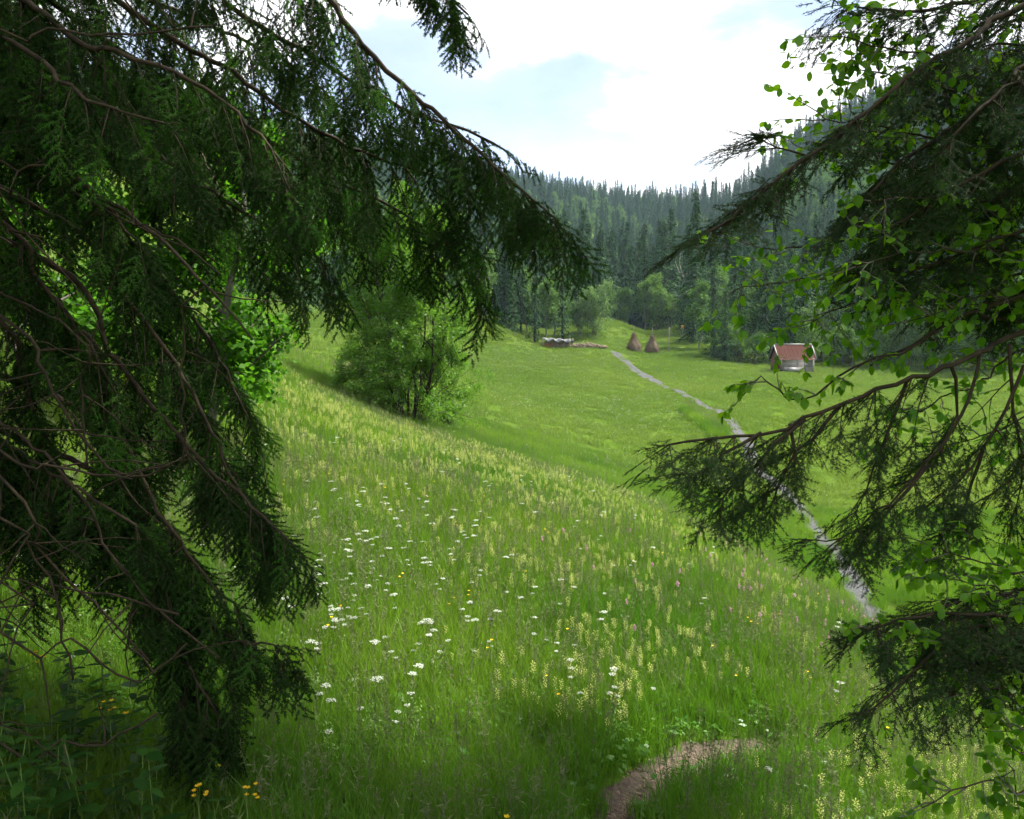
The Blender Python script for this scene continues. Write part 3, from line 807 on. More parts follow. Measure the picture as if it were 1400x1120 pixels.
for k, (zz, w) in enumerate([(2.15, .34), (1.78, .28)]):
    m = MB(); m.add([[-w, -.02, -.13], [w * .7, -.02, -.13], [w, -.02, 0], [w * .7, -.02, .13], [-w, -.02, .13], [-w, .02, -.13], [w * .7, .02, -.13], [w, .02, 0], [w * .7, .02, .13], [-w, .02, .13]],
                    [[0, 1, 3, 4], [9, 8, 6, 5], [0, 5, 6, 1], [3, 8, 9, 4], [4, 9, 5, 0], [1, 6, 7, 2], [2, 7, 8, 3]]); m.add([[w * .7, -.02, -.13], [w, -.02, 0], [w * .7, -.02, .13], [w * .7, .02, -.13], [w, .02, 0], [w * .7, .02, .13]], [[0, 1, 2], [5, 4, 3]])
    o = m.obj('arrow_board', M_SIGN, t); o.location = (0, -.09, zz - .05)

def logs():
    x0, y0 = at(745, 126.5); x1, y1 = at(780, 124.5)
    L = math.hypot(x1 - x0, y1 - y0)
    t = empty('tarped_log_stack', ((x0 + x1) / 2, (y0 + y1) / 2, gz((x0 + x1) / 2, (y0 + y1) / 2) - .05), math.atan2(y1 - y0, x1 - x0)); tag(t, 'log stack under a wrinkled white tarp on a pale post frame', 'log stack')
    k = 0
    for row in range(6):
        for c in range(17):
            m = MB(); rr = random.uniform(.09, .12); m.tube([[0, -.5, 0], [0, .5, 0]], rr, 6)
            o = m.obj('log', M_LOGRED if c < 5 and row < 3 else M_LOG, t); o.location = (-L / 2 + .2 + c * (L - .4) / 16, random.uniform(-.05, .05), .1 + row * .19)
    for sx in (-1, 1):
        for sy in (-1, 1):
            m = MB(); m.box((0, 0, .7), (.05, .05, .75)); o = m.obj('frame_post', M_PALEWOOD, t); o.location = (sx * (L / 2 + .1), sy * .62, 0)
    nx, ny = 36, 14; V = []
    for i in range(nx):
        for j in range(ny):
            a = i / (nx - 1) * 2 - 1; b = j / (ny - 1) * 2 - 1
            yy = b * .8; zz = 1.36 - .35 * max(0, abs(b) - .6) / .4 * (1 + .5 * math.sin(a * 9)) + .08 * math.sin(a * 11 + b * 3) + .05 * math.sin(a * 27 - b * 7) - .16 * a
            V.append((a * (L / 2 + .25), yy, zz))
    i = np.arange(nx - 1)[:, None]; j = np.arange(ny - 1)[None]
    q = np.stack([i * ny + j, (i + 1) * ny + j, (i + 1) * ny + j + 1, i * ny + j + 1], -1).reshape(-1, 4)
    o = link('tarp', mesh_from('tarp', V, [q], [M_TARP], None, True), t)
    sd = o.modifiers.new('thickness', 'SOLIDIFY'); sd.thickness = .02
    x0, y0 = at(783, 124); x1, y1 = at(829, 123)
    t = empty('firewood_heap', ((x0 + x1) / 2, 123.5, gz((x0 + x1) / 2, 123.5) - .05)); tag(t, 'low heap of split firewood in the grass beneath the willow', 'firewood')
    L = x1 - x0; m = MB(); r = np.random.default_rng(5)
    for k in range(230):
        a = r.uniform(-1, 1); hh = .75 * (1 - .5 * abs(a)) * (0.9 - .3 * a)
        c = np.array([a * L / 2, r.normal(0, .3), r.uniform(.05, hh)]); d = unit(r.normal(0, 1, 3) * [1, 1, .35]) * .28
        m.tube([c - d, c + d], r.uniform(.06, .1), 5)
    tag(m.obj('split_wood', M_LOG, t), kind='stuff')
    m = MB(); m.tube([[-.75, -.6, .1], [-1.1, -.5, 1.05]], .05, 6); m.obj('leaning_stake', M_PALEWOOD, t)
logs()

# ------------------------------------------------------------------ the leafy tree on the crest, brush heap
def crest_tree():
    b = hit([562], [577])[0]
    t = empty('alder_tree', (b[0], b[1], b[2] - .05)); tag(t, 'bushy multi-stemmed leafy tree on the crest of the near slope', 'tree')
    wood, C, X, Y, L = grow_tree(41, 10.0, 0.60, 9, 3, 0.085, 115000, up=0.12, base_r=0.065, lean=0.40, first=0.03, flat=0.7)
    wood.obj('stem', M_BARK, t, True)
    V, q = kites(C, X, Y, L, L * 0.4)
    tag(link('foliage', mesh_from('foliage', V, [q], [M_CLUMP]), t), kind='stuff')
    b2 = hit([525], [560])[0]
    t = empty('leafy_shrub', (b2[0], b2[1], b2[2] - .05)); tag(t, 'low dark shrub hugging the base of the crest tree', 'shrub')
    wood, C, X, Y, L = grow_tree(43, 1.7, 0.9, 8, 2, 0.075, 11000, up=0.05, base_r=0.02, lean=0.8, first=0.05)
    wood.obj('stem', M_BARK, t, True)
    V, q = kites(C, X, Y, L, L * 0.4)
    tag(link('foliage', mesh_from('foliage', V, [q], [M_CLUMP]), t), kind='stuff')
    b2 = hit([610], [585])[0]
    t = empty('leafy_shrub', (b2[0], b2[1], b2[2] - .05)); tag(t, 'small spreading shrub at the downhill foot of the crest tree', 'shrub')
    wood, C, X, Y, L = grow_tree(44, 1.3, 0.9, 6, 2, 0.075, 6000, up=0.05, base_r=0.02, lean=0.8, first=0.05)
    wood.obj('stem', M_BARK, t, True)
    V, q = kites(C, X, Y, L, L * 0.4)
    tag(link('foliage', mesh_from('foliage', V, [q], [M_CLUMP]), t), kind='stuff')
    b3 = hit([492], [520])[0]
    t = empty('brush_heap', (b3[0], b3[1], b3[2])); t.scale = (1.5,) * 3; tag(t, 'heap of dry brown brushwood beside the crest tree', 'brushwood')
    m = MB(); r = np.random.default_rng(9)
    for k in range(420):
        c = np.array([r.normal(0, .55), r.normal(0, .4), abs(r.normal(0, .22)) + .03]); d = unit(r.normal(0, 1, 3) * [1, 1, .5]) * r.uniform(.2, .6)
        m.tube([c - d, c + r.normal(0, .06, 3), c + d], [.012, .009, .003], 4, cap=False)
    tag(m.obj('dry_twigs', rough_mat('dry_brush', (.07, .045, .038), (.17, .115, .095), 6), t), kind='stuff')
    m = MB(); m.tube([[.1, 0, .0], [.15, 0, .5], [.0, 0, .9], [-.2, 0, 1.05]], [.04, .035, .025, .008], 6); m.tube([[.0, 0, .88], [.2, .05, 1.0]], [.02, .006], 5); m.obj('bleached_stick', M_PALEWOOD, t, True)
    m = MB(); m.tube([[.3, 0, .15], [.8, .1, .6], [1.3, .2, .95]], [.03, .022, .008], 6); m.obj('bleached_stick', M_DEADWOOD, t, True)
crest_tree()

# ------------------------------------------------------------------ near conifers: shoots with real needles
def frond(seed, L, lat, nl, needle, width, flat, droop, mats, new=False, step=0.0022):
    """a shoot along +X with side shoots, every needle a sliver of a face"""
    r = np.random.default_rng(seed); b = MB(); A, B, W = [], [], []
    def shoot(p, d, l, up):
        n = max(4, int(l / 0.03)); pts = [p]; dd = d
        for i in range(n):
            dd = unit(dd + r.normal(0, .05, 3) - UP * droop * .25); p = p + dd * l / n; pts.append(p)
        pts = np.array(pts)
        b.tube(pts, np.linspace(.0022, .0010, n + 1), 3, 0, cap=False)
        k = int(l / step); s = r.uniform(0, 1, k) * n; i = np.minimum(s.astype(int), n - 1); f = (s - i)[:, None]
        q = pts[i] * (1 - f) + pts[i + 1] * f; t = unit(pts[i + 1] - pts[i])
        side = unit(np.cross(t, up)); nn = np.cross(side, t)
        if flat: a = np.where(r.random(k) < .5, 0, math.pi) + r.normal(0, .38, k) + .25 * np.where(r.random(k) < .5, 1, -1)
        else: a = r.uniform(0, 2 * math.pi, k)
        o = side * np.cos(a)[:, None] + nn * np.sin(a)[:, None] * (0.55 if flat else 0.8)
        dr = unit(o + t * (r.uniform(.35, .8, k) if flat else r.uniform(.45, 1.1, k))[:, None])
        A.append(q); B.append(q + dr * (needle * r.uniform(.7, 1.1, k) * np.clip(1.6 - s / n, .6, 1))[:, None]); W.append(unit(np.cross(dr, nn + r.normal(0, .3, (k, 3)))) * width)
    shoot(np.zeros(3), np.array([1.0, 0, 0]), L, UP)
    for k in range(nl):
        f = (k + .6) / (nl + .3); sg = 1 if k % 2 else -1
        an = math.radians(r.uniform(38, 55)) * sg
        d = unit(np.array([math.cos(an), math.sin(an), r.normal(0, .10) - droop * .4]))
        shoot(np.array([L * f * .9, 0, -droop * L * f * f * .3]), d, lat * (1.15 - .7 * f) * r.uniform(.8, 1.15), UP)
    A, B, W = np.concatenate(A), np.concatenate(B), np.concatenate(W); k = len(A)
    b.add(np.stack([A - W / 2, A + W / 2, B], 1).reshape(-1, 3), np.arange(k * 3).reshape(-1, 3), 1)
    return proto('frond', b.mesh('frond', mats))
FS = [frond(50 + i, .24, .13, 8, .019, .0040, False, .5, [M_BARK, M_SPRUCE], step=.0015) for i in range(3)] + [frond(60, .19, .11, 7, .018, .0040, False, .5, [M_BARK, M_SPRUCE_NEW], step=.0016)]
FF = [frond(70 + i, .20, .115, 5, .021, .0032, True, .12, [M_BARK, M_FIR], step=.0025) for i in range(4)]

class Conifer:
    def __init__(s, name, label, base, height, protos, mat, trunk_r, p_new=0.0, cat='tree', lean=(0, 0)):
        s.r = np.random.default_rng(int(abs(base[0]) * 1000)); s.protos = protos; s.p_new = p_new; s.step = .125
        s.base = np.array([base[0], base[1], gz(base[0], base[1]) - .1]); s.top = s.base + np.array([lean[0], lean[1], height])
        s.e = empty(name, s.base); tag(s.e, label, cat)
        s.pos, s.rot, s.scl, s.pid = [], [], [], []; s.tw = MB(); s.mat = mat
        p = np.linspace(s.base - UP * .3, s.top, 24)
        m = MB(); m.tube(p - s.base, np.linspace(trunk_r, .03, 24), 14); m.obj('trunk', mat, s.e, True)
    def trunk_at(s, z): f = (z - s.base[2]) / (s.top[2] - s.base[2]); return s.base + (s.top - s.base) * f
    def limb(s, pts, r0, r1=.004, name='branch', step=.07, ns=7):
        p = catmull(pts, step); n = len(p)
        p[2:-1] += s.r.normal(0, .006, (n - 3, 3))
        m = MB(); m.tube(p - s.base, r1 + (r0 - r1) * np.linspace(1, 0, n) ** .8, ns); m.obj(name, s.mat, s.e, True)
        return p
    def fronds(s, p, d, scale, up=None):
        p = np.asarray(p); d = unit(d); k = len(p)
        u = UP + s.r.normal(0, .35, (k, 3)) if up is None else up
        s.pos.append(p - s.base); s.rot.append(eul(basis(d, u))); s.scl.append(scale * s.r.uniform(.75, 1.2, k))
        nn = len(s.protos); pid = s.r.integers(0, nn - 1 if s.p_new else nn, k)
        if s.p_new: pid = np.where(s.r.random(k) < s.p_new, nn - 1, pid)
        s.pid.append(pid)
    def branchlet(s, p, d, l, hang, scale, dens, side_ang=.55, bare=.08, twig=.0035):
        n = max(2, int(l / s.step)); pts = [p]; dd = unit(d)
        for i in range(n):
            dd = unit(dd + s.r.normal(0, .09, 3) - UP * hang); p = p + dd * l / n; pts.append(p)
        pts = np.array(pts)
        s.tw.tube(pts - s.base, np.linspace(twig, .0012, n + 1), 4, cap=False)
        t = unit(np.gradient(pts, axis=0))
        k0 = int(bare * n)
        for rep in range(dens):
            q = pts[k0:] + s.r.normal(0, .01, (n + 1 - k0, 3)); tt = t[k0:]
            sd = unit(np.cross(tt, UP + .01)); sg = np.where((np.arange(len(q)) + rep) % 2, 1, -1)[:, None]
            s.fronds(q, tt + sd * sg * s.r.uniform(.1, 1.0, (len(q), 1)) * side_ang - UP * hang * .6, scale)
        s.fronds(pts[-1:], t[-1:], scale)
    def dress(s, p, f0, f1, spacing, lmax, hang, scale, dens=1, down=.35, profile=None, prob=1.0, out=.9):
        seg = np.linalg.norm(np.diff(p, axis=0), axis=1); cum = np.concatenate([[0], np.cumsum(seg)]); L = cum[-1]
        a = f0 * L
        while a < f1 * L:
            i = min(np.searchsorted(cum, a), len(p) - 1); t = unit(p[min(i + 1, len(p) - 1)] - p[max(i - 1, 0)])
            sd = unit(np.cross(t, UP)); f = a / L
            l = lmax * (profile(f) if profile else (1.1 - .75 * f))
            for sg in (-1, 1):
                if s.r.random() > prob: continue
                d = t * s.r.uniform(.2, .8) + sd * sg * s.r.uniform(.3, 1) * out - UP * down * s.r.uniform(.5, 1.5)
                s.branchlet(p[i], d, max(.10, l * s.r.uniform(.55, 1.15)), hang, scale, dens)
            a += spacing * s.r.uniform(.7, 1.3)
        s.fronds(p[-1:], unit(p[-1:] - p[-3:-2]), scale)
    def dead(s, p, n, l=.5):
        for k in range(n):
            i = s.r.integers(2, len(p) - 1); d = unit(p[i] - p[i - 1] + s.r.normal(0, .6, 3) - UP * .1)
            m = [p[i]]; dd = d
            for q in range(6): dd = unit(dd + s.r.normal(0, .15, 3) - UP * .05); m.append(m[-1] + dd * l * s.r.uniform(.6, 1.2) / 6)
            s.tw.tube(np.array(m) - s.base, np.linspace(.004, .001, 7), 4, cap=False)
    def finish(s, name):
        s.tw.obj('twigs', s.mat, s.e); tag(s.e.children[-1] if False else bpy.data.objects[COL.objects[-1].name], kind='stuff')
        o = scatter(name, np.concatenate(s.pos), np.concatenate(s.rot), np.concatenate(s.scl), s.protos, np.concatenate(s.pid), s.e)
        tag(o, kind='stuff'); print(name, len(o.data.vertices))

def left_spruce():
    c = Conifer('spruce_tree', 'big dark spruce with drooping branches hanging over the near slope', (-3.7, 3.9), 17, FS, M_BARK, .24, .26)
    r = c.r
    def L(px, r0, r1=.004): return c.limb([P(*q) for q in px], r0, r1)
    T = lambda z, dy=0: tuple(c.trunk_at(z))
    def fromtrunk(z, px, r0):
        return c.limb([c.trunk_at(z)] + [P(*q) for q in px], r0)
    # the long arching boughs against the sky
    p = fromtrunk(4.4, [(150,-330,3.9),(330,-130,3.8),(430,-25,3.75),(485,45,3.7),(560,125,3.7),(625,180,3.65),(690,240,3.6),(730,272,3.55),(757,298,3.5)], .035)
    c.dress(p, .42, 1, .105, .55, .20, .85, 1, .45, lambda f: .9 - .55 * max(0, f - .6) / .4)
    p = fromtrunk(3.7, [(180,-120,4.0),(320,10,4.0),(430,78,3.95),(500,122,3.9),(570,155,3.9),(640,178,3.9),(690,205,3.85)], .028)
    c.dress(p, .40, .97, .13, .50, .22, .85, 1, .5, lambda f: .9 - .4 * f)
    p = L([(640,178,3.9),(690,205,3.85),(715,235,3.85),(735,240,3.84)], .004, .002)
    p = fromtrunk(5.2, [(200,-520,3.7),(400,-260,3.5),(520,-110,3.4),(590,-45,3.35),(640,20,3.3)], .03)
    c.dress(p, .62, 1, .10, .40, .24, .8, 1, .4)
    # the mass hanging below them
    for z, px, l in [(3.1, [(150,-10,4.1),(300,90,4.1),(420,170,4.05),(510,215,4.0),(590,240,4.0),(640,262,3.9)], .6),
                     (2.8, [(150,60,4.4),(300,150,4.5),(430,230,4.5),(520,275,4.4),(600,320,4.3),(650,345,4.2)], .6),
                     (2.2, [(120,130,3.9),(240,230,4.0),(330,290,3.9),(395,330,3.9),(435,352,3.9)], .5),
                     (3.5, [(60,-80,4.2),(180,-10,4.4),(300,40,4.5),(400,90,4.5),(470,150,4.4)], .7),
                     (2.9, [(60,20,3.6),(160,70,3.5),(260,110,3.5),(340,170,3.5),(400,240,3.5)], .6)]:
        p = fromtrunk(z, px, .026); c.dress(p, .25, 1, .125, l * .85, .24, .9, 1, .55, lambda f: 1.05 - .35 * f)
    # the wall of foliage at the left
    for z, px, l in [(1.9, [(40,170,3.5),(100,240,3.3),(170,290,3.25),(235,345,3.2),(290,400,3.2),(345,465,3.2)], .0),
                     (1.6, [(90,240,4.2),(180,330,4.3),(260,430,4.3),(310,510,4.2),(345,590,4.1)], .55),
                     (1.3, [(80,300,4.0),(170,400,4.0),(240,500,4.0),(290,590,3.9),(330,680,3.8),(360,735,3.8)], .40),
                     (1.0, [(70,360,3.8),(150,480,3.8),(220,570,3.7),(285,640,3.7),(345,690,3.6),(400,745,3.5)], .36),
                     (0.7, [(90,440,3.7),(150,560,3.6),(210,680,3.5),(265,770,3.4),(320,825,3.35)], .30),
                     (0.3, [(110,560,3.7),(180,680,3.6),(240,790,3.5),(295,860,3.4),(340,880,3.3),(375,882,3.3)], .22),
                     (0.0, [(120,640,3.6),(190,760,3.5),(235,860,3.4),(270,930,3.3),(300,980,3.25)], .26),
                     (2.3, [(20,60,3.3),(80,110,3.1),(150,150,3.0),(230,170,3.0)], .35),
                     (2.6, [(0,20,4.6),(100,60,5.0),(200,120,5.2),(270,200,5.2),(310,280,5.1)], .7),
                     (0.9, [(-20,420,3.6),(30,520,3.6),(70,610,3.6),(110,690,3.6)], .38), (0.5, [(-40,560,3.4),(10,660,3.4),(50,740,3.4)], .32), (1.5, [(-30,260,4.2),(40,360,4.3),(100,470,4.3),(150,570,4.3)], .5),
                     (1.4, [(0,300,3.6),(50,380,3.5),(110,450,3.5),(160,540,3.5)], .45),
                     (2.0, [(0,120,3.4),(60,190,3.3),(120,260,3.3),(190,330,3.3)], .4)]:
        p = fromtrunk(z, px, .022)
        if l: c.dress(p, .30 if z > 1.35 else .58, 1, .10, l, .26, .85, 1, .6, lambda f: 1.05 - .45 * f)
        else: c.dead(p, 10, .4)
    # bare brown limbs and dead twigs low down
    for z, px, r0 in [(1.0, [(0,430,3.3),(60,510,3.2),(105,590,3.2),(150,642,3.2),(205,650,3.2),(255,622,3.2)], .017),
                      (0.6, [(-20,600,3.1),(80,638,3.1),(180,655,3.1)], .014), (0.3, [(0,650,3.1),(60,760,3.1),(130,825,3.1),(205,905,3.1)], .013),
                      (0.5, [(60,620,3.2),(140,740,3.2),(185,800,3.2),(235,850,3.2),(300,900,3.15)], .014), (-.2, [(0,865,3.0),(90,872,3.0),(140,905,3.0),(190,930,3.0),(255,880,3.0)], .010),
                      (-.5, [(-10,1008,2.9),(80,1012,2.9),(140,1016,2.9),(215,975,2.9)], .009), (2.5, [(-20,30,3.2),(65,42,3.2),(180,48,3.2),(290,36,3.2)], .012),
                      (1.9, [(-30,240,3.0),(20,232,3.0),(68,226,3.0)], .020), (1.6, [(-30,305,3.0),(10,315,3.0),(60,325,3.0)], .015), (2.1, [(-20,140,3.4),(90,155,3.4),(180,168,3.4),(250,168,3.4)], .008),
                      (2.2, [(0,120,3.5),(70,150,3.5),(160,185,3.5),(240,200,3.5)], .007), (0.1, [(-10,790,3.0),(60,800,3.0),(150,815,3.0),(245,840,3.0)], .007),
                      (0.8, [(80,440,3.2),(110,520,3.2),(120,640,3.2)], .008), (1.4, [(245,330,3.1),(250,420,3.1),(252,540,3.1),(250,640,3.1)], .006), (-.1, [(-10,700,2.9),(40,740,2.9),(75,820,2.9),(100,930,2.9)], .008)]:
        p = fromtrunk(z, px, r0 * .68); c.dead(p, 18, .5)
    p = fromtrunk(0.2, [(130,680,3.3),(200,760,3.3),(232,830,3.3),(240,900,3.3),(250,1000,3.3)], .010); c.dress(p, .45, 1, .06, .32, .25, .65, 1, .6)
    p = fromtrunk(0.1, [(150,740,3.5),(230,840,3.5),(265,920,3.5),(290,1000,3.4)], .010); c.dress(p, .4, 1, .06, .35, .25, .7, 1, .6)
    # the rest of the crown, overhead and behind
    for k in range(70):
        z = 2.6 + 11.5 * (k / 70); a = r.uniform(0, 6.28); l = (3.4 * (1 - (z - 2) / 16)) * r.uniform(.7, 1.05)
        q = c.trunk_at(z); d = np.array([math.cos(a), math.sin(a), 0])
        if z < 6 and d[0] > 0.1 and d[1] < .3: l *= .55
        pts = [q, q + d * l * .35 + UP * .05, q + d * l * .7 - UP * .25, q + d * l - UP * .55]
        p = c.limb(pts, .03, step=.15, ns=5); c.dress(p, .15, 1, .16, .7, .18, 1.9, 1, .4)
    for k in range(16):
        z = -1.2 + 4.2 * k / 16; a = math.radians(r.uniform(110, 320)); l = r.uniform(1.6, 2.6); q = c.trunk_at(z); d = np.array([math.cos(a), math.sin(a), 0])
        p = c.limb([q, q + d * l * .5 - UP * .1, q + d * l - UP * .5], .025, step=.15, ns=5); c.dress(p, .2, 1, .14, .6, .2, 1.5, 1, .4)
    c.finish('needles')
left_spruce()

def right_fir():
    c = Conifer('fir_tree', 'dark silver fir reaching long branches in over the meadow', (3.9, 3.1), 19, FF, M_BARK, .26)
    r = c.r; c.step = .13
    def ft(z, px, r0): return c.limb([c.trunk_at(z)] + [P(*q) for q in px], r0)
    flat = dict(hang=.05, scale=.85, dens=1, down=.15)
    p = ft(2.2, [(1430,-10,3.3),(1330,55,3.2),(1240,105,3.15),(1170,165,3.1),(1110,207,3.05),(1040,265,3.0),(1000,298,2.95),(962,318,2.9)], .021)
    c.dress(p, .25, .60, .15, .36, .10, .75, 1, .5, lambda f: 1, prob=.7); c.dress(p, .60, 1, .095, .22, .07, .75, 1, .2, lambda f: 1.2 - .75 * f)
    # upright shoots at its tip and bare forks
    for px in [[(1100,212,3.05),(1060,200,3.05),(1030,190,3.0)], [(1060,248,3.0),(1035,262,3.0),(1020,275,3.0)], [(1170,165,3.1),(1150,178,3.1),(1145,180,3.1)]]:
        q = c.limb([P(*k) for k in px], .004, .0015); c.dress(q, .3, 1, .06, .08, .02, .55, 1, .1)
    p = ft(1.0, [(1440,432,3.3),(1340,482,3.15),(1270,510,3.05),(1180,541,3.0),(1100,573,2.95),(1040,592,2.9),(975,600,2.85),(915,608,2.8)], .019)
    c.dress(p, .70, 1, .10, .24, .09, .70, 1, .55, lambda f: 1.35 - 1.1 * max(0, f - .62) / .38)
    for px, l in [([(1100,573,2.95),(1060,610,2.9),(1020,650,2.9),(985,678,2.85),(955,690,2.85)], .16), ([(1040,592,2.9),(990,622,2.85),(965,640,2.85),(935,648,2.8)], .13), ([(1080,580,2.95),(1085,630,2.9),(1060,665,2.9),(1030,690,2.9)], .16),
                  ([(1150,552,3.0),(1110,600,2.95),(1075,640,2.9),(1050,670,2.9)], .18), ([(1340,482,3.15),(1325,545,3.1),(1270,635,3.05),(1200,700,3.0),(1150,735,3.0),(1108,738,3.0)], .17),
                  ([(1270,635,3.05),(1225,690,3.0),(1185,735,3.0),(1165,765,3.0)], .15), ([(1400,500,3.2),(1375,560,3.15),(1345,610,3.1),(1310,660,3.1),(1270,690,3.1)], .15),
                  ([(1380,470,3.2),(1385,560,3.2),(1400,620,3.2),(1375,660,3.2),(1330,690,3.2)], .16), ([(1240,520,3.05),(1215,590,3.05),(1195,640,3.05),(1170,700,3.0)], .12), ([(1430,560,3.2),(1400,640,3.2),(1390,690,3.2)], .14),
                  ([(1345,610,3.1),(1330,660,3.1),(1300,720,3.1),(1262,740,3.1)], .13), ([(1300,500,3.1),(1310,540,3.15),(1290,600,3.2),(1250,640,3.2)], .13)]:
        q = c.limb([P(*k) for k in px], .0075, .002); c.dress(q, .35, 1, .10, l * .8, .08, .62, 1, .25, lambda f: 1.1 - .5 * f)
    p = ft(1.25, [(1440,385,3.4),(1370,412,3.3),(1320,430,3.25),(1250,470,3.2),(1190,500,3.1)], .020); c.dead(p, 6, .3)
    # the dark crown on the right
    for z, px, l in [(2.6, [(1450,-60,3.5),(1380,-10,3.5),(1300,10,3.5),(1220,15,3.4),(1165,8,3.4)], .22), (2.0, [(1450,90,3.4),(1360,140,3.4),(1280,190,3.3),(1230,225,3.3),(1190,265,3.2)], .36),
                     (1.9, [(1450,130,3.8),(1360,180,3.9),(1270,230,3.9),(1215,255,3.8),(1180,285,3.7)], .34), (1.8, [(1450,180,3.2),(1370,220,3.1),(1300,260,3.1),(1240,300,3.1),(1190,335,3.1)], .30),
                     (1.6, [(1450,230,3.6),(1360,270,3.6),(1280,310,3.6),(1225,335,3.6),(1180,360,3.5)], .34), (1.5, [(1450,290,3.3),(1380,320,3.3),(1310,350,3.3),(1250,370,3.2)], .34),
                     (2.4, [(1450,40,3.7),(1380,70,3.8),(1310,110,3.8),(1240,160,3.7),(1180,200,3.7)], .42), (2.2, [(1450,60,3.2),(1390,110,3.1),(1330,160,3.0),(1280,220,3.0)], .32),
                     (1.7, [(1450,200,4.2),(1380,250,4.4),(1300,290,4.5),(1220,330,4.5)], .5), (1.4, [(1450,320,3.9),(1390,350,4.0),(1330,370,4.1),(1280,400,4.1)], .42),
                     (2.7, [(1450,-40,4.0),(1400,20,4.2),(1330,60,4.4),(1270,90,4.4)], .45), (1.2, [(1450,370,3.5),(1400,400,3.6),(1350,420,3.6)], .3)]:
        p = ft(z, px, .022); c.dress(p, .3, 1, .11, l * .8, .09, .9, 1, .3, lambda f: 1.1 - .5 * f)
    # low boughs
    for z, px, l in [(-.5, [(1450,825,3.2),(1340,840,3.0),(1260,842,2.95),(1200,858,2.9)], .17), (-.6, [(1450,860,3.2),(1360,855,3.1),(1290,880,3.0),(1240,925,2.95),(1195,968,2.9)], .20), (-.55, [(1450,800,3.3),(1370,810,3.3),(1300,825,3.2),(1250,870,3.1)], .2),
                     (-.7, [(1450,900,3.2),(1380,905,3.1),(1320,930,3.05),(1290,960,3.0)], .2), (-.6, [(1450,880,3.5),(1370,890,3.4),(1300,905,3.3)], .25)]:
        p = ft(z, px, .014); c.dress(p, .5, 1, .09, l, .07, .75, 1, .25, lambda f: 1.2 - .6 * f)
    for k in range(48):
        z = 3.2 + 13.0 * (k / 48); a = r.uniform(0, 6.28); l = (3.6 * (1 - (z - 2) / 18)) * r.uniform(.75, 1.05); q = c.trunk_at(z); d = np.array([math.cos(a), math.sin(a), 0])
        p = c.limb([q, q + d * l * .5 + UP * .05, q + d * l - UP * .15], .03, step=.2, ns=5); c.dress(p, .12, 1, .15, .75, .04, 2.0, 1, .1)
    for k in range(14):
        z = -2 + 4.5 * k / 14; a = math.radians(r.uniform(-120, 60)); l = r.uniform(1.6, 2.6); q = c.trunk_at(z); d = np.array([math.cos(a), math.sin(a), 0])
        p = c.limb([q, q + d * l * .5, q + d * l - UP * .3], .025, step=.2, ns=5); c.dress(p, .2, 1, .15, .6, .05, 1.5, 1, .1)
    c.finish('needles')
right_fir()

# ------------------------------------------------------------------ broadleaf trees close by
def leaf_mesh(name, mat, wid=.40, fold=.10, tip=0.0, n=5, teeth=0.0):
    """one leaf along +X, unit length, folded on its midrib"""
    xs = np.linspace(0, 1, n + 2); w = wid * np.sin(np.pi * xs ** (0.85 + tip)) ** .75
    V = [[0, 0, 0]]; mid = []; lf = []; rt = []
    for x, ww in zip(xs[1:-1], w[1:-1]):
        z = -.12 * (x - .4) ** 2
        mid.append(len(V)); V.append([x, 0, z - fold * ww]); lf.append(len(V)); V.append([x - teeth, ww, z]); rt.append(len(V)); V.append([x - teeth, -ww, z])
    e = len(V); V.append([1, 0, -.06])
    T = [[0, mid[0], lf[0]], [0, rt[0], mid[0]], [e, lf[-1], mid[-1]], [e, mid[-1], rt[-1]]]; Q = []
    for i in range(len(mid) - 1): Q += [[mid[i], mid[i + 1], lf[i + 1], lf[i]], [mid[i], rt[i], rt[i + 1], mid[i + 1]]]
    m = MB(); m.add(V, T); m.P[4].append(np.array(Q)); m.M[4].append(np.zeros(len(Q)))
    return m.mesh(name, [mat], True)
LEAF_B = [leaf_mesh('leaf', M_BEECH, .36, f) for f in (.05, .14, .22)]

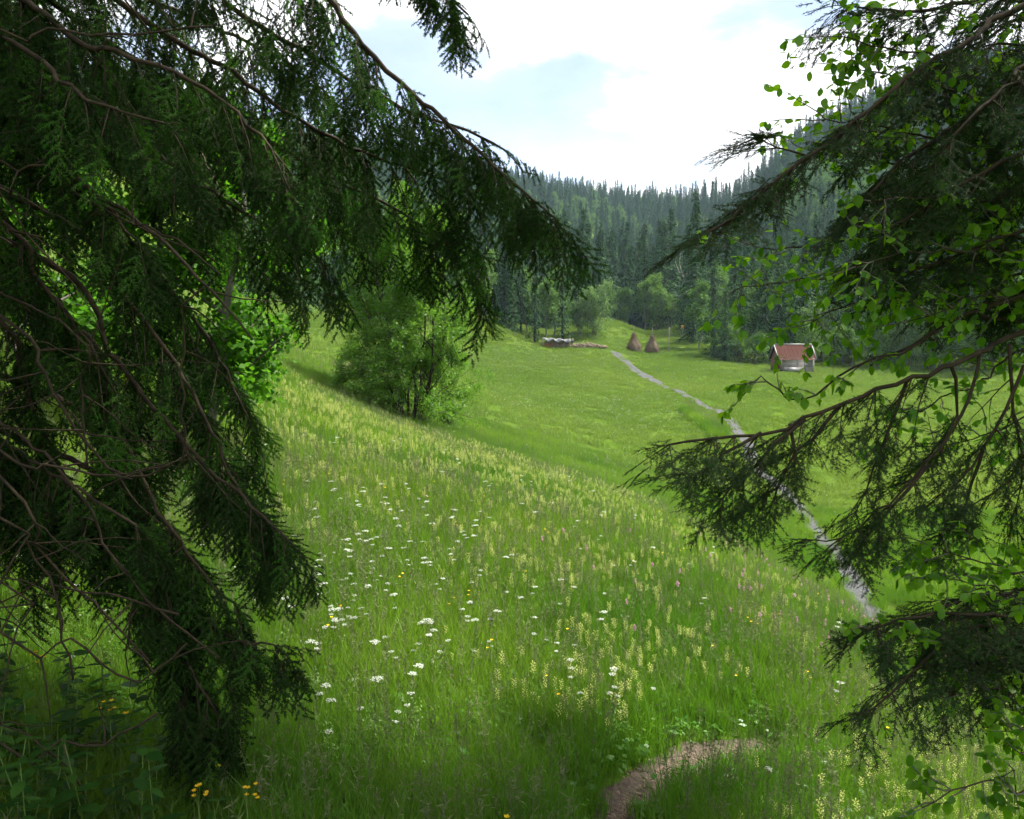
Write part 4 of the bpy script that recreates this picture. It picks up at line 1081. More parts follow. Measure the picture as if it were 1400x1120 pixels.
def right_beech():
    base = np.array([3.0, 4.6, gz(3.0, 4.6) - .1]); r = np.random.default_rng(77)
    base[0] = 4.3; base[1] = 4.4; base[2] = gz(4.3, 4.4) - .1
    t = empty('beech_tree', base); tag(t, 'young beech with round bright leaves growing through the fir branches', 'tree')
    top = base + np.array([-.3, 0, 8.5]); m = MB(); pp = np.linspace(base - UP * .2, top, 16); m.tube(pp - base, np.linspace(.11, .02, 16), 10); m.obj('trunk', M_BARK2, t, True)
    tw = MB(); LP, LX = [], []
    def trunk(z): return base + (top - base) * (z - base[2]) / 8.5
    def twig(p, d, l, rad, lev):
        n = max(3, int(l / .045)); pts = [p]; dd = unit(d)
        for i in range(n): dd = unit(dd + r.normal(0, .16, 3) - UP * .03); p = p + dd * l / n; pts.append(p)
        pts = np.array(pts); tw.tube(pts - base, np.linspace(rad, .0011, n + 1), 4, cap=False)
        for i in range(1, n + 1):
            tt = unit(pts[i] - pts[i - 1]); sd = unit(np.cross(tt, UP)) * (1 if i % 2 else -1)
            if r.random() < .78: LP.append(pts[i]); LX.append(unit(tt * .5 + sd * r.uniform(.5, 1) - UP * r.uniform(0, .6)))
            if lev < 1 and r.random() < .40: twig(pts[i], tt + sd * .9 + r.normal(0, .25, 3), l * r.uniform(.3, .55), rad * .6, lev + 1)
        LP.append(pts[-1]); LX.append(unit(pts[-1] - pts[-2] - UP * .2))
    def bough(z, px, r0, f0, sp, l, nm='branch', free_=False):
        pts = ([] if free_ else [trunk(z)]) + [P(*q) for q in px]
        p = catmull(pts, .06); n = len(p); p[1:-1] += r.normal(0, .006, (n - 2, 3))
        m = MB(); m.tube(p - base, .002 + (r0 - .002) * np.linspace(1, 0, n) ** .8, 6); m.obj(nm, M_BARK, t, True)
        seg = np.concatenate([[0], np.cumsum(np.linalg.norm(np.diff(p, axis=0), axis=1))]); a = f0 * seg[-1]
        while a < seg[-1]:
            i = min(np.searchsorted(seg, a), n - 2); tt = unit(p[i + 1] - p[i]); sd = unit(r.normal(0, 1, 3)); sd = unit(sd - tt * (sd @ tt))
            twig(p[i], tt * .6 + sd * .9, l * r.uniform(.5, 1.1), .0032, 0); a += .62 * sp * r.uniform(.6, 1.4)
        twig(p[-1], p[-1] - p[-2], l * .6, .003, 0)
    for z, px, r0, f0, sp, l in [
        (1.6, [(1400,120,3.9),(1330,130,3.7),(1260,110,3.6),(1200,100,3.5),(1150,90,3.5)], .014, .35, .09, .34), (1.5, [(1400,200,3.9),(1320,200,3.7),(1240,180,3.6),(1170,170,3.5),(1110,165,3.5)], .013, .35, .09, .32),
        (1.4, [(1400,230,4.0),(1300,240,3.8),(1200,220,3.7),(1130,205,3.6),(1090,220,3.6)], .012, .4, .10, .30), (2.0, [(1420,0,3.9),(1350,-10,3.8),(1280,20,3.7),(1220,30,3.6)], .012, .35, .10, .34),
        (.9, [(1420,340,3.8),(1300,360,3.6),(1200,370,3.5),(1110,380,3.4),(1040,390,3.3),(1000,400,3.3)], .014, .40, .10, .26), (.8, [(1420,370,3.8),(1320,390,3.7),(1230,400,3.6),(1150,420,3.5),(1100,445,3.4)], .013, .40, .09, .26),
        (1.1, [(1400,290,4.0),(1280,310,3.9),(1150,330,3.8),(1060,340,3.7),(1010,330,3.6)], .012, .4, .11, .26), (.6, [(1420,430,3.6),(1320,430,3.4),(1250,470,3.3),(1165,503,3.2),(1100,548,3.15),(1060,535,3.1),(1040,512,3.1),(1012,545,3.1)], .013, .70, .12, .13),
        (1.7, [(1400,60,3.6),(1320,70,3.4),(1250,70,3.3),(1190,60,3.2),(1150,50,3.2)], .010, .4, .09, .26), (1.3, [(1420,250,3.5),(1340,265,3.3),(1260,270,3.2),(1190,275,3.1)], .010, .45, .10, .24), (1.0, [(1420,330,3.4),(1350,340,3.2),(1290,345,3.1),(1230,350,3.0),(1170,365,3.0)], .010, .45, .09, .24), (.85, [(1420,400,3.3),(1350,400,3.2),(1300,420,3.1),(1240,440,3.1)], .009, .45, .10, .24),
        (.5, [(1420,470,3.6),(1340,520,3.5),(1260,560,3.4),(1210,590,3.35)], .010, .45, .12, .22), (.3, [(1420,560,3.6),(1330,600,3.5),(1260,610,3.5)], .009, .5, .13, .22), (.2, [(1430,470,3.9),(1380,520,3.9),(1330,570,3.9)], .010, .4, .11, .26),
        (-.3, [(1440,760,3.3),(1360,770,3.1),(1300,755,3.0),(1240,735,2.95)], .009, .5, .08, .18), (-.4, [(1440,790,3.3),(1350,800,3.1),(1280,790,3.0)], .009, .5, .08, .18), (-.6, [(1440,860,3.2),(1340,870,3.05),(1250,870,2.95),(1185,858,2.9)], .009, .55, .09, .13),
        (-.7, [(1440,950,3.1),(1370,940,3.0),(1310,950,2.95)], .008, .5, .09, .16), (-1.0, [(1440,1055,2.7),(1390,1058,2.65),(1345,1070,2.6),(1300,1082,2.55),(1260,1105,2.5)], .008, .5, .09, .13), (-1.0, [(1440,1000,2.9),(1400,1000,2.85),(1370,1000,2.8)], .007, .5, .09, .15)]:
        bough(z, px, r0, f0, sp, l)
    for k in range(26):      # the rest of the crown, above and beyond the frame
        z = 1.8 + 4.6 * k / 26; a = r.uniform(0, 6.28); l = r.uniform(1.0, 1.9); q = trunk(z); d = np.array([math.cos(a), math.sin(a), .35])
        p = catmull([q, q + d * l * .5, q + d * l + UP * .1], .1); m = MB(); m.tube(p - base, np.linspace(.014, .003, len(p)), 5); m.obj('branch', M_BARK2, t, True)
        for j in range(3, len(p), 2): twig(p[j], d + r.normal(0, .7, 3), .45, .003, 0)
    tag(tw.obj('twigs', M_BARK2, t), kind='stuff')
    LPa = np.array(LP); X = np.array(LX); k = len(LPa)
    R_ = basis(X, UP + r.normal(0, .45, (k, 3))); E = eul(R_); S = r.uniform(.028, .054, k)
    u, v = project(LPa[:, 0], LPa[:, 1], LPa[:, 2]); vis = (u > 0) & (u < 1400) & (v > 0) & (v < 1120) & (LPa[:, 1] > .5)
    score = np.where(vis, S / LPa[:, 1], 0); big = np.argsort(-score)[:300]; rest = np.ones(k, bool); rest[big] = False
    for i in big: link('leaf', LEAF_B[i % 3], t, LPa[i] - base, E[i], S[i])
    o = scatter('leaves', LPa[rest] - base, E[rest], S[rest], [proto('leaf', q) for q in LEAF_B], None, t); tag(o, kind='stuff'); print('beech leaves', k)
right_beech()

def back_left_tree(name, u, d, h, seed, nl, leaf, label, spread=.6, nstem=2, first=.15):
    x = (u - 700) / F * d; t = empty(name, (x, d, gz(x, d) - .05), seed); tag(t, label, 'tree')
    wood, C, X, Y, L = grow_tree(seed, h, spread, nstem, 3, leaf, nl, up=.12, base_r=.07, lean=.25, first=first, flat=.7)
    wood.obj('trunk', M_BARK2, t, True); V, q = kites(C, X, Y, L, L * .42)
    tag(link('foliage', mesh_from('foliage', V, [q], [M_BACKLEAF]), t), kind='stuff')
back_left_tree('maple_tree', 235, 9.5, 6.2, 81, 26000, .085, 'bright leafy young maple glowing behind the big spruce', .6, 2)
back_left_tree('maple_tree', 60, 12.5, 6.5, 83, 20000, .10, 'second leafy young maple farther up the slope behind the spruce', .7, 2)
back_left_tree('hazel_bush', 330, 19, 2.2, 85, 6000, .08, 'low leafy hazel bush on the slope beyond the spruce', .9, 5, .05)

# ------------------------------------------------------------------ meadow grass
def blade_clump(seed, n, rad, hmin, hmax, w, mat, bend=.45, seg=3, seeds=0, herbs=0, sorrel=0):
    r = np.random.default_rng(seed); b = MB()
    a = r.uniform(0, 6.28, n); q = rad * np.sqrt(r.random(n)); x, y = np.cos(a) * q, np.sin(a) * q
    h = r.uniform(hmin, hmax, n); la = r.uniform(0, 6.28, n); bd = h * r.uniform(.1, bend, n)
    fx = r.uniform(0, 6.28, n); V = []; T = []; Q = []
    for i in range(n):
        s0 = len(V); sx, sy = math.cos(fx[i]), math.sin(fx[i])
        for k in range(seg):
            f = k / seg; ww = w * (1 - .55 * f) / 2; cx_, cy2 = x[i] + math.cos(la[i]) * bd[i] * f * f, y[i] + math.sin(la[i]) * bd[i] * f * f; zz = h[i] * (f - .12 * f * f) - (.04 if k == 0 else 0)
            V += [[cx_ - sx * ww, cy2 - sy * ww, zz], [cx_ + sx * ww, cy2 + sy * ww, zz]]
        e = len(V); V.append([x[i] + math.cos(la[i]) * bd[i], y[i] + math.sin(la[i]) * bd[i], h[i] * .88])
        for k in range(seg - 1): Q.append([s0 + 2 * k, s0 + 2 * k + 1, s0 + 2 * k + 3, s0 + 2 * k + 2])
        T.append([s0 + 2 * seg - 2, s0 + 2 * seg - 1, e])
    b.add(V, T, 0)
    if Q: b.P[4].append(np.array(Q)); b.M[4].append(np.zeros(len(Q)))
    for k in range(seeds + sorrel):
        p = np.array([r.uniform(-rad, rad), r.uniform(-rad, rad), 0]); hh = hmax * r.uniform(1.05, 1.45); d = np.array([r.normal(0, .12), r.normal(0, .12), 1]) * hh
        b.tube([p, p + d * .5, p + d], [.0012, .001, .0008], 3, 1 if k < seeds else 2, cap=False)
        kk = 22; f = r.uniform(.78, 1.0, kk)[:, None]; C = p + d * f; X = unit(r.normal(0, 1, (kk, 3)) + UP * .8); Yv = unit(np.cross(X, r.normal(0, 1, (kk, 3))))
        VV, qq = kites(C, X, Yv, r.uniform(.015, .04, kk) * (1 if k < seeds else .6), np.full(kk, .002 if k < seeds else .005)); b.add(VV, qq, 1 if k < seeds else 2)
    if herbs:
        C = np.stack([r.normal(0, rad * .7, herbs), r.normal(0, rad * .7, herbs), r.uniform(.03, max(hmin, .06), herbs)], -1); X = unit(r.normal(0, 1, (herbs, 3)) * [1, 1, .4]); Yv = unit(np.cross(UP + r.normal(0, .3, (herbs, 3)), X))
        VV, qq = kites(C, X, Yv, r.uniform(.03, .08, herbs), r.uniform(.008, .02, herbs)); b.add(VV, qq, 3)
    return proto('grass_tuft', b.mesh('grass_tuft', [mat, M_SEED, M_SORREL, M_HERB]))
G_NEAR = [blade_clump(100, 46, .13, .16, .42, .0042, M_GRASS, .55), blade_clump(101, 40, .12, .14, .36, .005, M_GRASS, .8), blade_clump(102, 36, .13, .18, .40, .0045, M_GRASS, .5, 3, 2), blade_clump(103, 26, .13, .12, .30, .005, M_GRASS, .7, 3, 1, 26), blade_clump(104, 34, .12, .18, .42, .004, M_GRASS, .5, 3, 1)]
G_MID = [blade_clump(110, 60, .28, .18, .44, .010, M_GRASS, .5, 2), blade_clump(111, 56, .28, .16, .38, .011, M_GRASS, .7, 2, 2), blade_clump(112, 56, .28, .18, .42, .010, M_GRASS, .5, 2, 1, 0, 0)]
G_FAR = [blade_clump(120, 60, .60, .12, .30, .035, M_GRASS_FAR, .7, 2), blade_clump(121, 60, .60, .10, .26, .035, M_GRASS_FAR, .9, 2)]

def sector(n, r0, r1, umin=-160, umax=1560):
    r = np.sqrt(rng.uniform(r0 ** 2, r1 ** 2, n)); a0, a1 = math.atan((umin - 700) / F), math.atan((umax - 700) / F)
    th = rng.uniform(a0, a1, n); x, y = np.sin(th) * r, np.cos(th) * r
    return x, y
def off_path(x, y, m1=.20, m2=.50):
    k = np.ones(len(x), bool)
    nr = y < 14
    if nr.any(): k[nr] &= dist_poly(x[nr], y[nr], DIRT) > m1 * rng.uniform(.75, 1.3, nr.sum())
    fr = y > 14
    if fr.any():
        k[fr] &= dist_poly(x[fr], y[fr], GRAV) > m2
        k[fr] &= dist_poly(x[fr], y[fr], TRACK2) > m2 * .8
    return k
def woods(x, y):
    u = 700 + F * x / np.maximum(y, .1); return y > np.interp(u, edge_u, edge_d, left=72, right=92) + 14
def grass(name, n, r0, r1, protos, smin, smax, label, m1=.27, m2=.55, ymin=2.0):
    x, y = sector(n, r0, r1); k = off_path(x, y, m1, m2) & (y > ymin) & ~woods(x, y); x, y = x[k], y[k]
    z = H(x, y); nn = len(x); rot = np.stack([rng.normal(0, .08, nn), rng.normal(0, .08, nn), rng.uniform(0, 6.28, nn)], -1)
    s = rng.uniform(smin, smax, nn) * (1 + .25 * wob(x, y, 3.1)); pid = rng.integers(0, len(protos), nn)
    if len(protos) == 5:
        u, v = project(x, y, z); dk = (u < 330) & (y < 5.0); pid = np.where(dk & (pid == 2), 0, np.where(dk & (pid == 4), 3, pid)); s = np.where(dk, s * .7, s)
    o = scatter(name, np.stack([x, y, z], -1), rot, s, protos, pid); tag(o, label, 'grass', kind='stuff'); print(name, nn)
G_SHORT = [blade_clump(125, 44, .10, .05, .14, .0045, M_GRASS, .9, 2), blade_clump(126, 34, .10, .04, .12, .005, M_GRASS, .9, 2, 0, 4)]
grass('verge_grass', 6500, 2.4, 9.5, G_SHORT, .8, 1.3, 'short turf at the foot of the tall grass and along the dirt path', m1=.15)
grass('meadow_grass', 9500, 2.3, 11.5, G_NEAR, .8, 1.25, 'tall summer grass with seed heads on the near slope')
grass('meadow_grass', 18000, 11, 44, G_MID, .8, 1.2, 'summer grass on the crest and in the hollow behind it', m2=.34)
grass('meadow_grass', 52000, 38, 172, G_FAR, .7, 1.2, 'short grass of the far valley meadow round the hut', m2=.42)

def ditch_grass():
    pl = catmull(np.array([P(u, v, d)[:2] for u, v, d in [(952, 563, 69), (966, 572, 65), (982, 584, 61), (1000, 600, 56)]]), .12)
    n = 420; i = rng.integers(0, len(pl), n); p = pl[i] + rng.normal(0, .22, (n, 2)) + np.array([-.9, -.3]); rot = np.zeros((n, 3)); rot[:, 2] = rng.uniform(0, 6.28, n)
    o = scatter('ditch_grass', np.stack([p[:, 0], p[:, 1], H(p[:, 0], p[:, 1])], -1), rot, rng.uniform(1.2, 2.2, n), G_MID); tag(o, 'rank taller grass in the small ditch beside the gravel path', 'grass', kind='stuff')
ditch_grass()

# ------------------------------------------------------------------ flowers
def umbel_meshes(seed):
    r = np.random.default_rng(seed); st = MB(); h = r.uniform(.55, .72)
    top = np.array([r.normal(0, .05), r.normal(0, .05), h]); st.tube([[0, 0, -.05], top * .5 + [.01, 0, 0], top], [.0028, .0022, .0016], 4, cap=False)
    heads = []
    for (c, rad) in [(top, .042), (top * .86 + [.06, .03, 0], .03)][: 1 + (seed % 2)]:
        fl_c = []; hd = MB()
        if rad < .04: st.tube([top * .55, c - UP * .02], [.0016, .0012], 3, cap=False)
        for k in range(13):
            a = k * 2.4; q = rad * math.sqrt((k + .4) / 13); p = c + np.array([math.cos(a) * q, math.sin(a) * q, .022 - 5 * q * q])
            st.tube([c - UP * .015, p], [.0006, .0006], 3, cap=False)
            for j in range(7):
                fl_c.append(p + r.normal(0, .0055, 3) * [1, 1, .4])
        C = np.array(fl_c); kk = len(C); X = unit(r.normal(0, 1, (kk, 3)) * [1, 1, .25]); Y = unit(np.cross(UP + r.normal(0, .25, (kk, 3)), X))
        VV, qq = kites(C - X * .005, X, Y, np.full(kk, .011), np.full(kk, .0052)); hd.add(VV, qq); heads.append(hd.mesh('flower_head', [M_WHITE]))
    for k in range(4):
        p = top * r.uniform(.15, .55); n = 14; C = p + r.normal(0, .035, (n, 3)); X = unit(r.normal(0, 1, (n, 3)) * [1, 1, .4]); Y = unit(np.cross(UP + r.normal(0, .3, (n, 3)), X)); VV, qq = kites(C, X, Y, np.full(n, .035), np.full(n, .008)); st.add(VV, qq)
    return (st.mesh('stem', [M_STEM]), *heads)
UMB = [umbel_meshes(130 + i) for i in range(4)]
def rattle_meshes(seed):
    r = np.random.default_rng(seed); st = MB(); h = r.uniform(.34, .46); st.tube([[0, 0, -.05], [.01, 0, h * .5], [0, .01, h]], [.0020, .0017, .0012], 4, cap=False)
    for k in range(5):
        zz = h * (.2 + .13 * k)
        for s in (-1, 1):
            a = k * 1.57; X = unit(np.array([math.cos(a) * s, math.sin(a) * s, .5])); Y = unit(np.cross(UP, X)); VV, qq = kites(np.array([[0, 0, zz]]), X[None], Y[None], [.045], [.006]); st.add(VV, qq)
    hd = MB(); n = 20
    for k in range(n):
        f = k / n; zz = h * .74 + f * h * .28; a = k * 2.4; o = np.array([math.cos(a), math.sin(a), 0]); w = .0095 * (1.1 - .6 * f)
        c = np.array([0, .01 * f, zz]) + o * .007
        X = unit(o + UP * .7); Y = unit(np.cross(UP, o)); VV, qq = kites(np.stack([c, c + UP * .002]), np.stack([X, X]), np.stack([Y, unit(Y + UP)]), [.021, .021], [w * 1.15, w]); hd.add(VV, qq, 1)
        c2 = c + X * .010 + UP * .004; X2 = unit(o + UP * .25); VV, qq = kites(np.stack([c2, c2]), np.stack([X2, X2]), np.stack([Y, unit(np.cross(X2, Y))]), [.018, .018], [.006, .006]); hd.add(VV, qq, 0)
    return st.mesh('stem', [M_STEM]), hd.mesh('flower_spike', [M_RATTLE, M_CALYX])
RAT = [rattle_meshes(140 + i) for i in range(4)]
def joined(meshes, name):
    b = MB(); mats = []
    for me in meshes:
        V = np.empty(len(me.vertices) * 3, np.float32); me.vertices.foreach_get('co', V); V = V.reshape(-1, 3)
        off = len(mats); mats += list(me.materials); base = b.n; b.V.append(V.astype(float)); b.n += len(V)
        for p in me.polygons: b.P[len(p.vertices)].append(np.array([p.vertices[:]]) + base); b.M[len(p.vertices)].append(np.array([off + p.material_index]))
    return b.mesh(name, mats)
def simple_flower(seed, name, mat, h, pr, n):
    r = np.random.default_rng(seed); b = MB(); top = np.array([r.normal(0, .03), r.normal(0, .03), h]); b.tube([[0, 0, -.05], top * .5 + [.02, 0, 0], top], [.0016, .0013, .001], 4, 0, cap=False)
    heads = [top] if n > 0 else []
    if n > 5: b.tube([top * .6, top * .9 + [.04, .02, 0]], [.001, .0008], 3, 0, cap=False); heads.append(top * .9 + [.04, .02, 0])
    for c in heads:
        for k in range(5):
            a = k * 1.257; X = unit(np.array([math.cos(a), math.sin(a), .55])); Y = unit(np.cross(UP, X)); VV, qq = kites(c[None], X[None], Y[None], [pr], [pr * .5]); b.add(VV, qq, 1)
    return b.mesh(name, [M_STEM, mat])
BUT = [simple_flower(150, 'buttercup', M_YELLOW, .42, .014, 6), simple_flower(151, 'buttercup', M_YELLOW, .36, .015, 1)]
def bistort(seed):
    r = np.random.default_rng(seed); b = MB(); b.tube([[0, 0, -.05], [.01, 0, .25], [0, 0, .50]], [.0016, .0013, .001], 4, 0, cap=False)
    k = 60; f = r.uniform(0, 1, k); C = np.stack([r.normal(0, .004, k), r.normal(0, .004, k), .46 + f * .045], -1); X = unit(r.normal(0, 1, (k, 3)) + UP * .3); Y = unit(np.cross(X, r.normal(0, 1, (k, 3)))); VV, qq = kites(C, X, Y, np.full(k, .011), np.full(k, .004)); b.add(VV, qq, 1)
    return b.mesh('bistort', [M_STEM, M_PINK])
BIS = [bistort(155)]

def blobs(u, v, lst):
    s = np.zeros(len(u))
    for (cu, cv, su, sv, w) in lst: s += w * np.exp(-((u - cu) / su) ** 2 - ((v - cv) / sv) ** 2)
    return s
def scatter_xy(n, r0, r1, dens, hh):
    x, y = sector(n, r0, r1, -40, 1440); z = H(x, y); u, v = project(x, y, z + hh)
    k = (rng.random(n) < dens(u, v, x, y)) & off_path(x, y, .28, .8) & (y > 2.4) & (v < 1180); return x[k], y[k], z[k], u[k], v[k]
def single(name, meshes, xs, label, group, cat='flower', parts=('stem', 'flower_head', 'flower_head'), smin=.85, smax=1.15):
    for i, (x, y, z) in enumerate(xs):
        me = meshes[random.randrange(len(meshes))]; rz = random.uniform(0, 6.28); tl = (random.gauss(0, .07), random.gauss(0, .07), rz); s = random.uniform(smin, smax)
        lab = label(x, y) if callable(label) else label; grp = group(x, y) if callable(group) else group
        if isinstance(me, tuple):
            t = empty(name, (x, y, z)); t.rotation_euler = tl; t.scale = (s,) * 3; tag(t, lab, cat, grp)
            for pn, mm in zip(parts, me): link(pn, mm, t)
        else: tag(link(name, me, None, (x, y, z), tl, s), lab, cat, grp)

# yellow rattle
rat_d = lambda u, v, x, y: np.clip(blobs(u, v, [(480, 560, 170, 60, .9), (620, 620, 200, 60, .9), (780, 700, 160, 70, .75), (840, 840, 110, 90, .8), (700, 740, 90, 60, .5), (1020, 800, 120, 60, .45), (1180, 920, 120, 60, .5), (1300, 1060, 140, 90, 1.0), (1140, 1090, 90, 40, .5), (800, 900, 90, 60, .6), (400, 640, 80, 60, .4), (1150, 990, 150, 50, .3)]) * np.clip(.42 + 1.1 * wob(x, y, 1.7) + .5 * wob(x, y, .6), 0, 1.2), 0, 1)
x, y, z, u, v = scatter_xy(60000, 2.5, 30, rat_d, .4)
inv = (u > 330) & (u < 1400) & (v < 1120)
order = np.argsort(np.where(inv, np.hypot(x, y), 1e6)); first = order[:300]; rest = order[300:]
pos = np.stack([x, y, z], -1)
single('yellow_rattle', RAT, pos[first], lambda x, y: 'pale yellow rattle flower spike in the grass right of the dirt path' if x > 1.4 else 'pale yellow rattle flower spike in the grass left of the dirt path', lambda x, y: 'rattle flowers right of the dirt path' if x > 1.4 else 'rattle flowers left of the dirt path', parts=('stem', 'flower_spike'), smin=.50, smax=.80)
n = len(rest); rot = np.stack([rng.normal(0, .08, n), rng.normal(0, .08, n), rng.uniform(0, 6.28, n)], -1)
RJ = [proto('yellow_rattle', joined(q, 'yellow_rattle')) for q in RAT]
o = scatter('yellow_rattle_patch', pos[rest], rot, rng.uniform(.42, .80, n) * (1 + .008 * y[rest]), RJ); tag(o, 'pale yellow rattle flowers massed over the sunlit crest', 'flowers', kind='stuff'); print('rattle', n)
# white umbels
um = [(455,660,60,14,15),(420,690,50,16,12),(490,712,40,14,10),(600,690,40,16,12),(655,700,30,16,9),(560,735,60,18,10),(640,745,60,16,10),(500,780,40,14,8),(600,790,80,24,14),(450,790,50,14,10),(545,830,70,30,9),(450,900,25,14,4),(590,860,50,20,5),(640,645,90,14,8),(850,880,30,12,7),(760,820,60,16,6),(880,760,60,16,5),(690,780,50,18,6),(520,575,60,12,12),(600,592,50,9,16),(700,622,60,9,18),(780,650,50,9,14),(860,690,50,9,10),(940,725,50,10,6),(400,600,40,14,8),(420,450,50,14,10),(470,470,40,12,6),(390,440,30,12,6),(1130,910,120,40,6),(120,760,40,20,5)]
hu, hv = [], []
for cu, cv, su, sv, n in um: hu += list(rng.normal(cu, su * 1.5, n)); hv += list(rng.normal(cv, sv * 1.3, n))
hu, hv = np.array(hu), np.array(hv); b = hit(hu, hv)
for _ in range(4): b = hit(hu, hv + .60 * F / np.maximum(b[:, 1], 2.5))
k = (b[:, 1] < 60) & (b[:, 1] > 2.4) & off_path(b[:, 0], b[:, 1], .3, .9); b = b[k]
single('cow_parsley', UMB, b, lambda x, y: 'white flat topped cow parsley flower standing in the near slope grass' if y < 13 else 'white cow parsley flower along the crest by the leafy tree', lambda x, y: 'cow parsley on the near slope' if y < 13 else 'cow parsley along the crest', smin=.42, smax=.80)
# buttercups, bistort
x, y, z, u, v = scatter_xy(2600, 2.5, 22, lambda u, v, x, y: np.clip(.045 + blobs(u, v, [(560, 740, 160, 90, .10), (960, 950, 160, 90, .12), (430, 560, 90, 60, .12), (1150, 900, 120, 70, .1), (80, 760, 90, 60, .5)]), 0, 1), .4)
single('buttercup', BUT, np.stack([x, y, z], -1), 'small yellow buttercup scattered in the meadow grass of the near slope', 'buttercups in the meadow grass')
x, y, z, u, v = scatter_xy(2600, 3, 18, lambda u, v, x, y: np.clip(blobs(u, v, [(960, 790, 120, 50, .22), (1120, 860, 90, 60, .3), (780, 760, 60, 40, .12), (590, 810, 60, 40, .06)]), 0, 1), .5)
single('bistort', BIS, np.stack([x, y, z], -1), 'small pink bistort flower spike in the grass near the crest', 'pink bistort near the crest')
# far white flower drifts
x, y, z, u, v = scatter_xy(60000, 20, 130, lambda u, v, x, y: np.clip(blobs(u, v, [(720, 495, 90, 16, .55), (640, 560, 80, 20, .2), (880, 570, 90, 30, .35), (820, 540, 120, 30, .2), (900, 670, 120, 30, .25), (1060, 690, 60, 30, .25), (830, 640, 80, 30, .3), (1100, 740, 120, 60, .12), (1250, 660, 160, 60, .08)]) * (.6 + .9 * wob(x, y, 7.0)), 0, 1), .3)
rot = np.zeros((len(x), 3)); rot[:, 2] = rng.uniform(0, 6.28, len(x))
UJ = [proto('white_flower', joined(q, 'white_flower')) for q in UMB]
o = scatter('white_flower_drift', np.stack([x, y, z], -1), rot, rng.uniform(.55, .9, len(x)) * np.clip(y / 40, .8, 1.5), UJ); tag(o, 'drifts of tiny white flowers across the valley meadow', 'flowers', kind='stuff'); print('drift', len(x))

# ------------------------------------------------------------------ shaded undergrowth under the spruce
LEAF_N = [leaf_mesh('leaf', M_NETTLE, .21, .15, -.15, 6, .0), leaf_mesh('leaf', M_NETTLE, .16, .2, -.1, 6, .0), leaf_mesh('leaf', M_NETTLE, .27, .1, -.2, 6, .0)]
def undergrowth():
    r = np.random.default_rng(91)
    spots = []
    for _ in range(900):
        u, v = r.uniform(-30, 300), r.uniform(960, 1180)
        if r.random() < np.clip((300 - u) / 240, 0.1, 1) : spots.append((u, v))
        if len(spots) >= 62: break
    B = hit([s[0] for s in spots], [s[1] + 60 for s in spots], 1.2)
    for i, bb in enumerate(B):
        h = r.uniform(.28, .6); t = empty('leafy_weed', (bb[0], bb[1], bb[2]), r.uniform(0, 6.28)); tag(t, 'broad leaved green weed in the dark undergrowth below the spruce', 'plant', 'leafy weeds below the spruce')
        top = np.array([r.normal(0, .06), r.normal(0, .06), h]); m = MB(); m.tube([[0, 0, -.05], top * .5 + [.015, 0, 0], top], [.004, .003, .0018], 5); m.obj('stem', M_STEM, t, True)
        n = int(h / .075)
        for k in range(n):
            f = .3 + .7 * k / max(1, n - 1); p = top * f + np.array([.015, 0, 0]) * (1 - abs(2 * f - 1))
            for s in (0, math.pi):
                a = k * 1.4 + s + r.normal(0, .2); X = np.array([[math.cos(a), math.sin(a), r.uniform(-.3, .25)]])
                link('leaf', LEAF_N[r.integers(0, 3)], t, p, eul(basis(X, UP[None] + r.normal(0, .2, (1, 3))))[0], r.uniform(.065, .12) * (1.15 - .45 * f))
undergrowth()
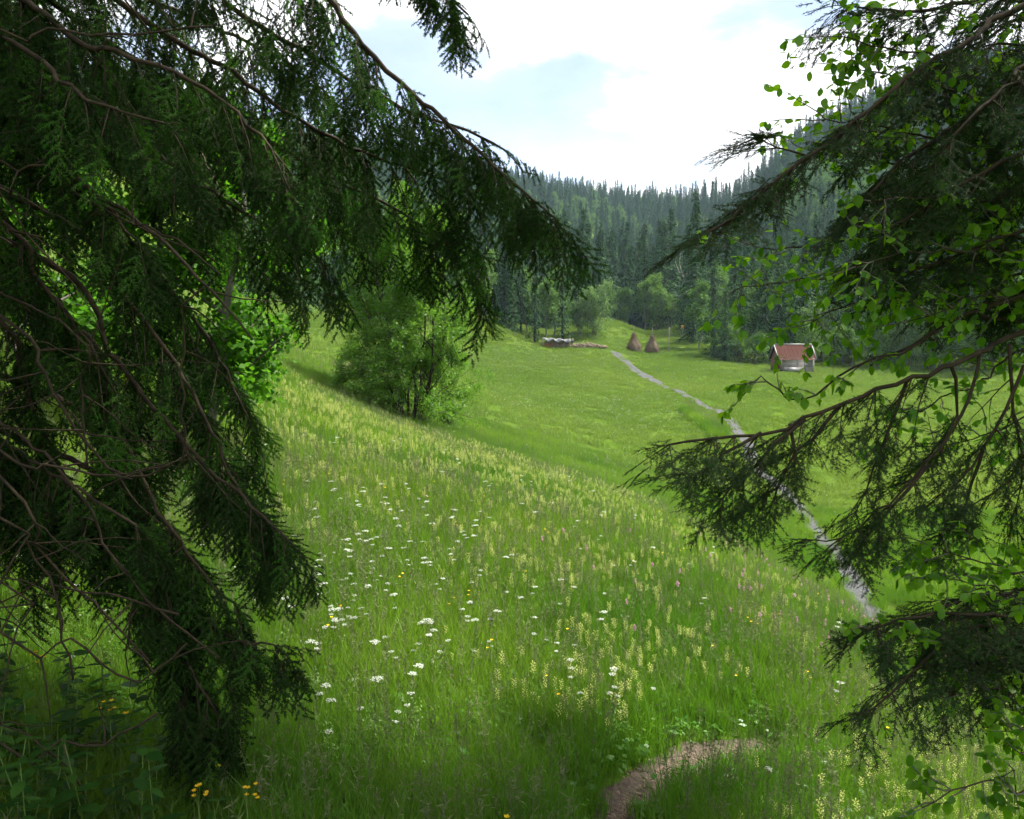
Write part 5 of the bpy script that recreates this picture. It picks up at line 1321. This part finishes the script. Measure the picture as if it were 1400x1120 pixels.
def hawkweed():
    for u, v, h, lab in [(276, 1056, .5, 'cluster of yellow hawkweed flowers in the undergrowth by the spruce'), (341, 1060, .48, 'loose cluster of yellow hawkweed at the undergrowth rim'), (155, 948, .5, 'lone yellow hawkweed glowing among the bare spruce limbs'), (62, 882, .6, 'orange yellow hawkweed cluster under the bare spruce limbs')]:
        b = hit([u], [v])[0]
        for _ in range(5): b = hit([u], [v + h * F / b[1]])[0]
        t = empty('hawkweed', b); tag(t, lab, 'flower')
        r = np.random.default_rng(u); m = MB(); top = np.array([0, 0, h - .06]); m.tube([[0, 0, -.05], [.01, 0, h * .5], top], [.003, .0025, .002], 5)
        hs = [top + np.array([r.normal(0, .022), r.normal(0, .01), r.uniform(.0, .075)]) for _ in range(6)]
        for c in hs: m.tube([top - UP * .02, c], [.0014, .001], 4, cap=False)
        m.obj('stem', M_STEM, t)
        for c in hs:
            f = MB()
            for k in range(14):
                a = k * 2.4; X = unit(np.array([math.cos(a), math.sin(a), .35 + .05 * k])); Y = unit(np.cross(UP, X)); VV, qq = kites(c[None], X[None], Y[None], [.011], [.0028]); f.add(VV, qq)
            f.obj('flower_head', M_YELLOW, t)
hawkweed()

# stones lying on the dirt path
def stones():
    r = np.random.default_rng(17); proto_me = []
    for k in range(4):
        V = unit(np.array([[1,0,0],[-1,0,0],[0,1,0],[0,-1,0],[0,0,1],[0,0,-1],[.7,.7,.2],[-.7,.6,-.2]])) * r.uniform(.7, 1.2, (8, 1)) * [1, .8, .5]
        proto_me.append(proto('pebble', mesh_from('pebble', V, [[[0,6,4],[6,2,4],[2,7,4],[7,1,4],[1,3,4],[3,0,4],[6,0,5],[2,6,5],[7,2,5],[1,7,5],[3,1,5],[0,3,5]]], [M_STONE])))
    n = 7000; i = r.integers(0, len(DIRT), n); p = DIRT[i] + r.normal(0, .075, (n, 2)); z = H(p[:, 0], p[:, 1]) - .046
    o = scatter('path_pebbles', np.stack([p[:, 0], p[:, 1], z], -1), r.uniform(0, 6.28, (n, 3)) * [.1, .1, 1], r.gamma(1.5, .0045, n) + .003, proto_me); tag(o, 'loose stones and chips lying on the narrow dirt path', 'stones', kind='stuff')
stones()

# ------------------------------------------------------------------ haze in the valley air
def haze():
    b = MB(); V = bpy.data.objects['ground'].data.vertices
    zz = np.empty(len(V) * 3, np.float32); V.foreach_get('co', zz); zlo = float(zz[2::3].min()) - 1.0; zhi = HAZE_TOP
    print('ground z', zlo, zz[2::3].max())
    b.box((0, 0, (zlo + zhi) / 2), (1300, 1300, (zhi - zlo) / 2))
    m, n, l = new_mat('haze'); v = n.new('ShaderNodeVolumePrincipled'); v.inputs['Color'].default_value = (.54, .74, .94, 1); v.inputs['Density'].default_value = HAZE
    v.inputs['Anisotropy'].default_value = .0
    o = n.new('ShaderNodeOutputMaterial'); l.new(v.outputs[0], o.inputs['Volume'])
    tag(b.obj('haze', m), 'thin blue summer haze filling the valley air', 'haze', kind='stuff')
HAZE = 0.00015
HAZE_TOP = 200.0
haze()
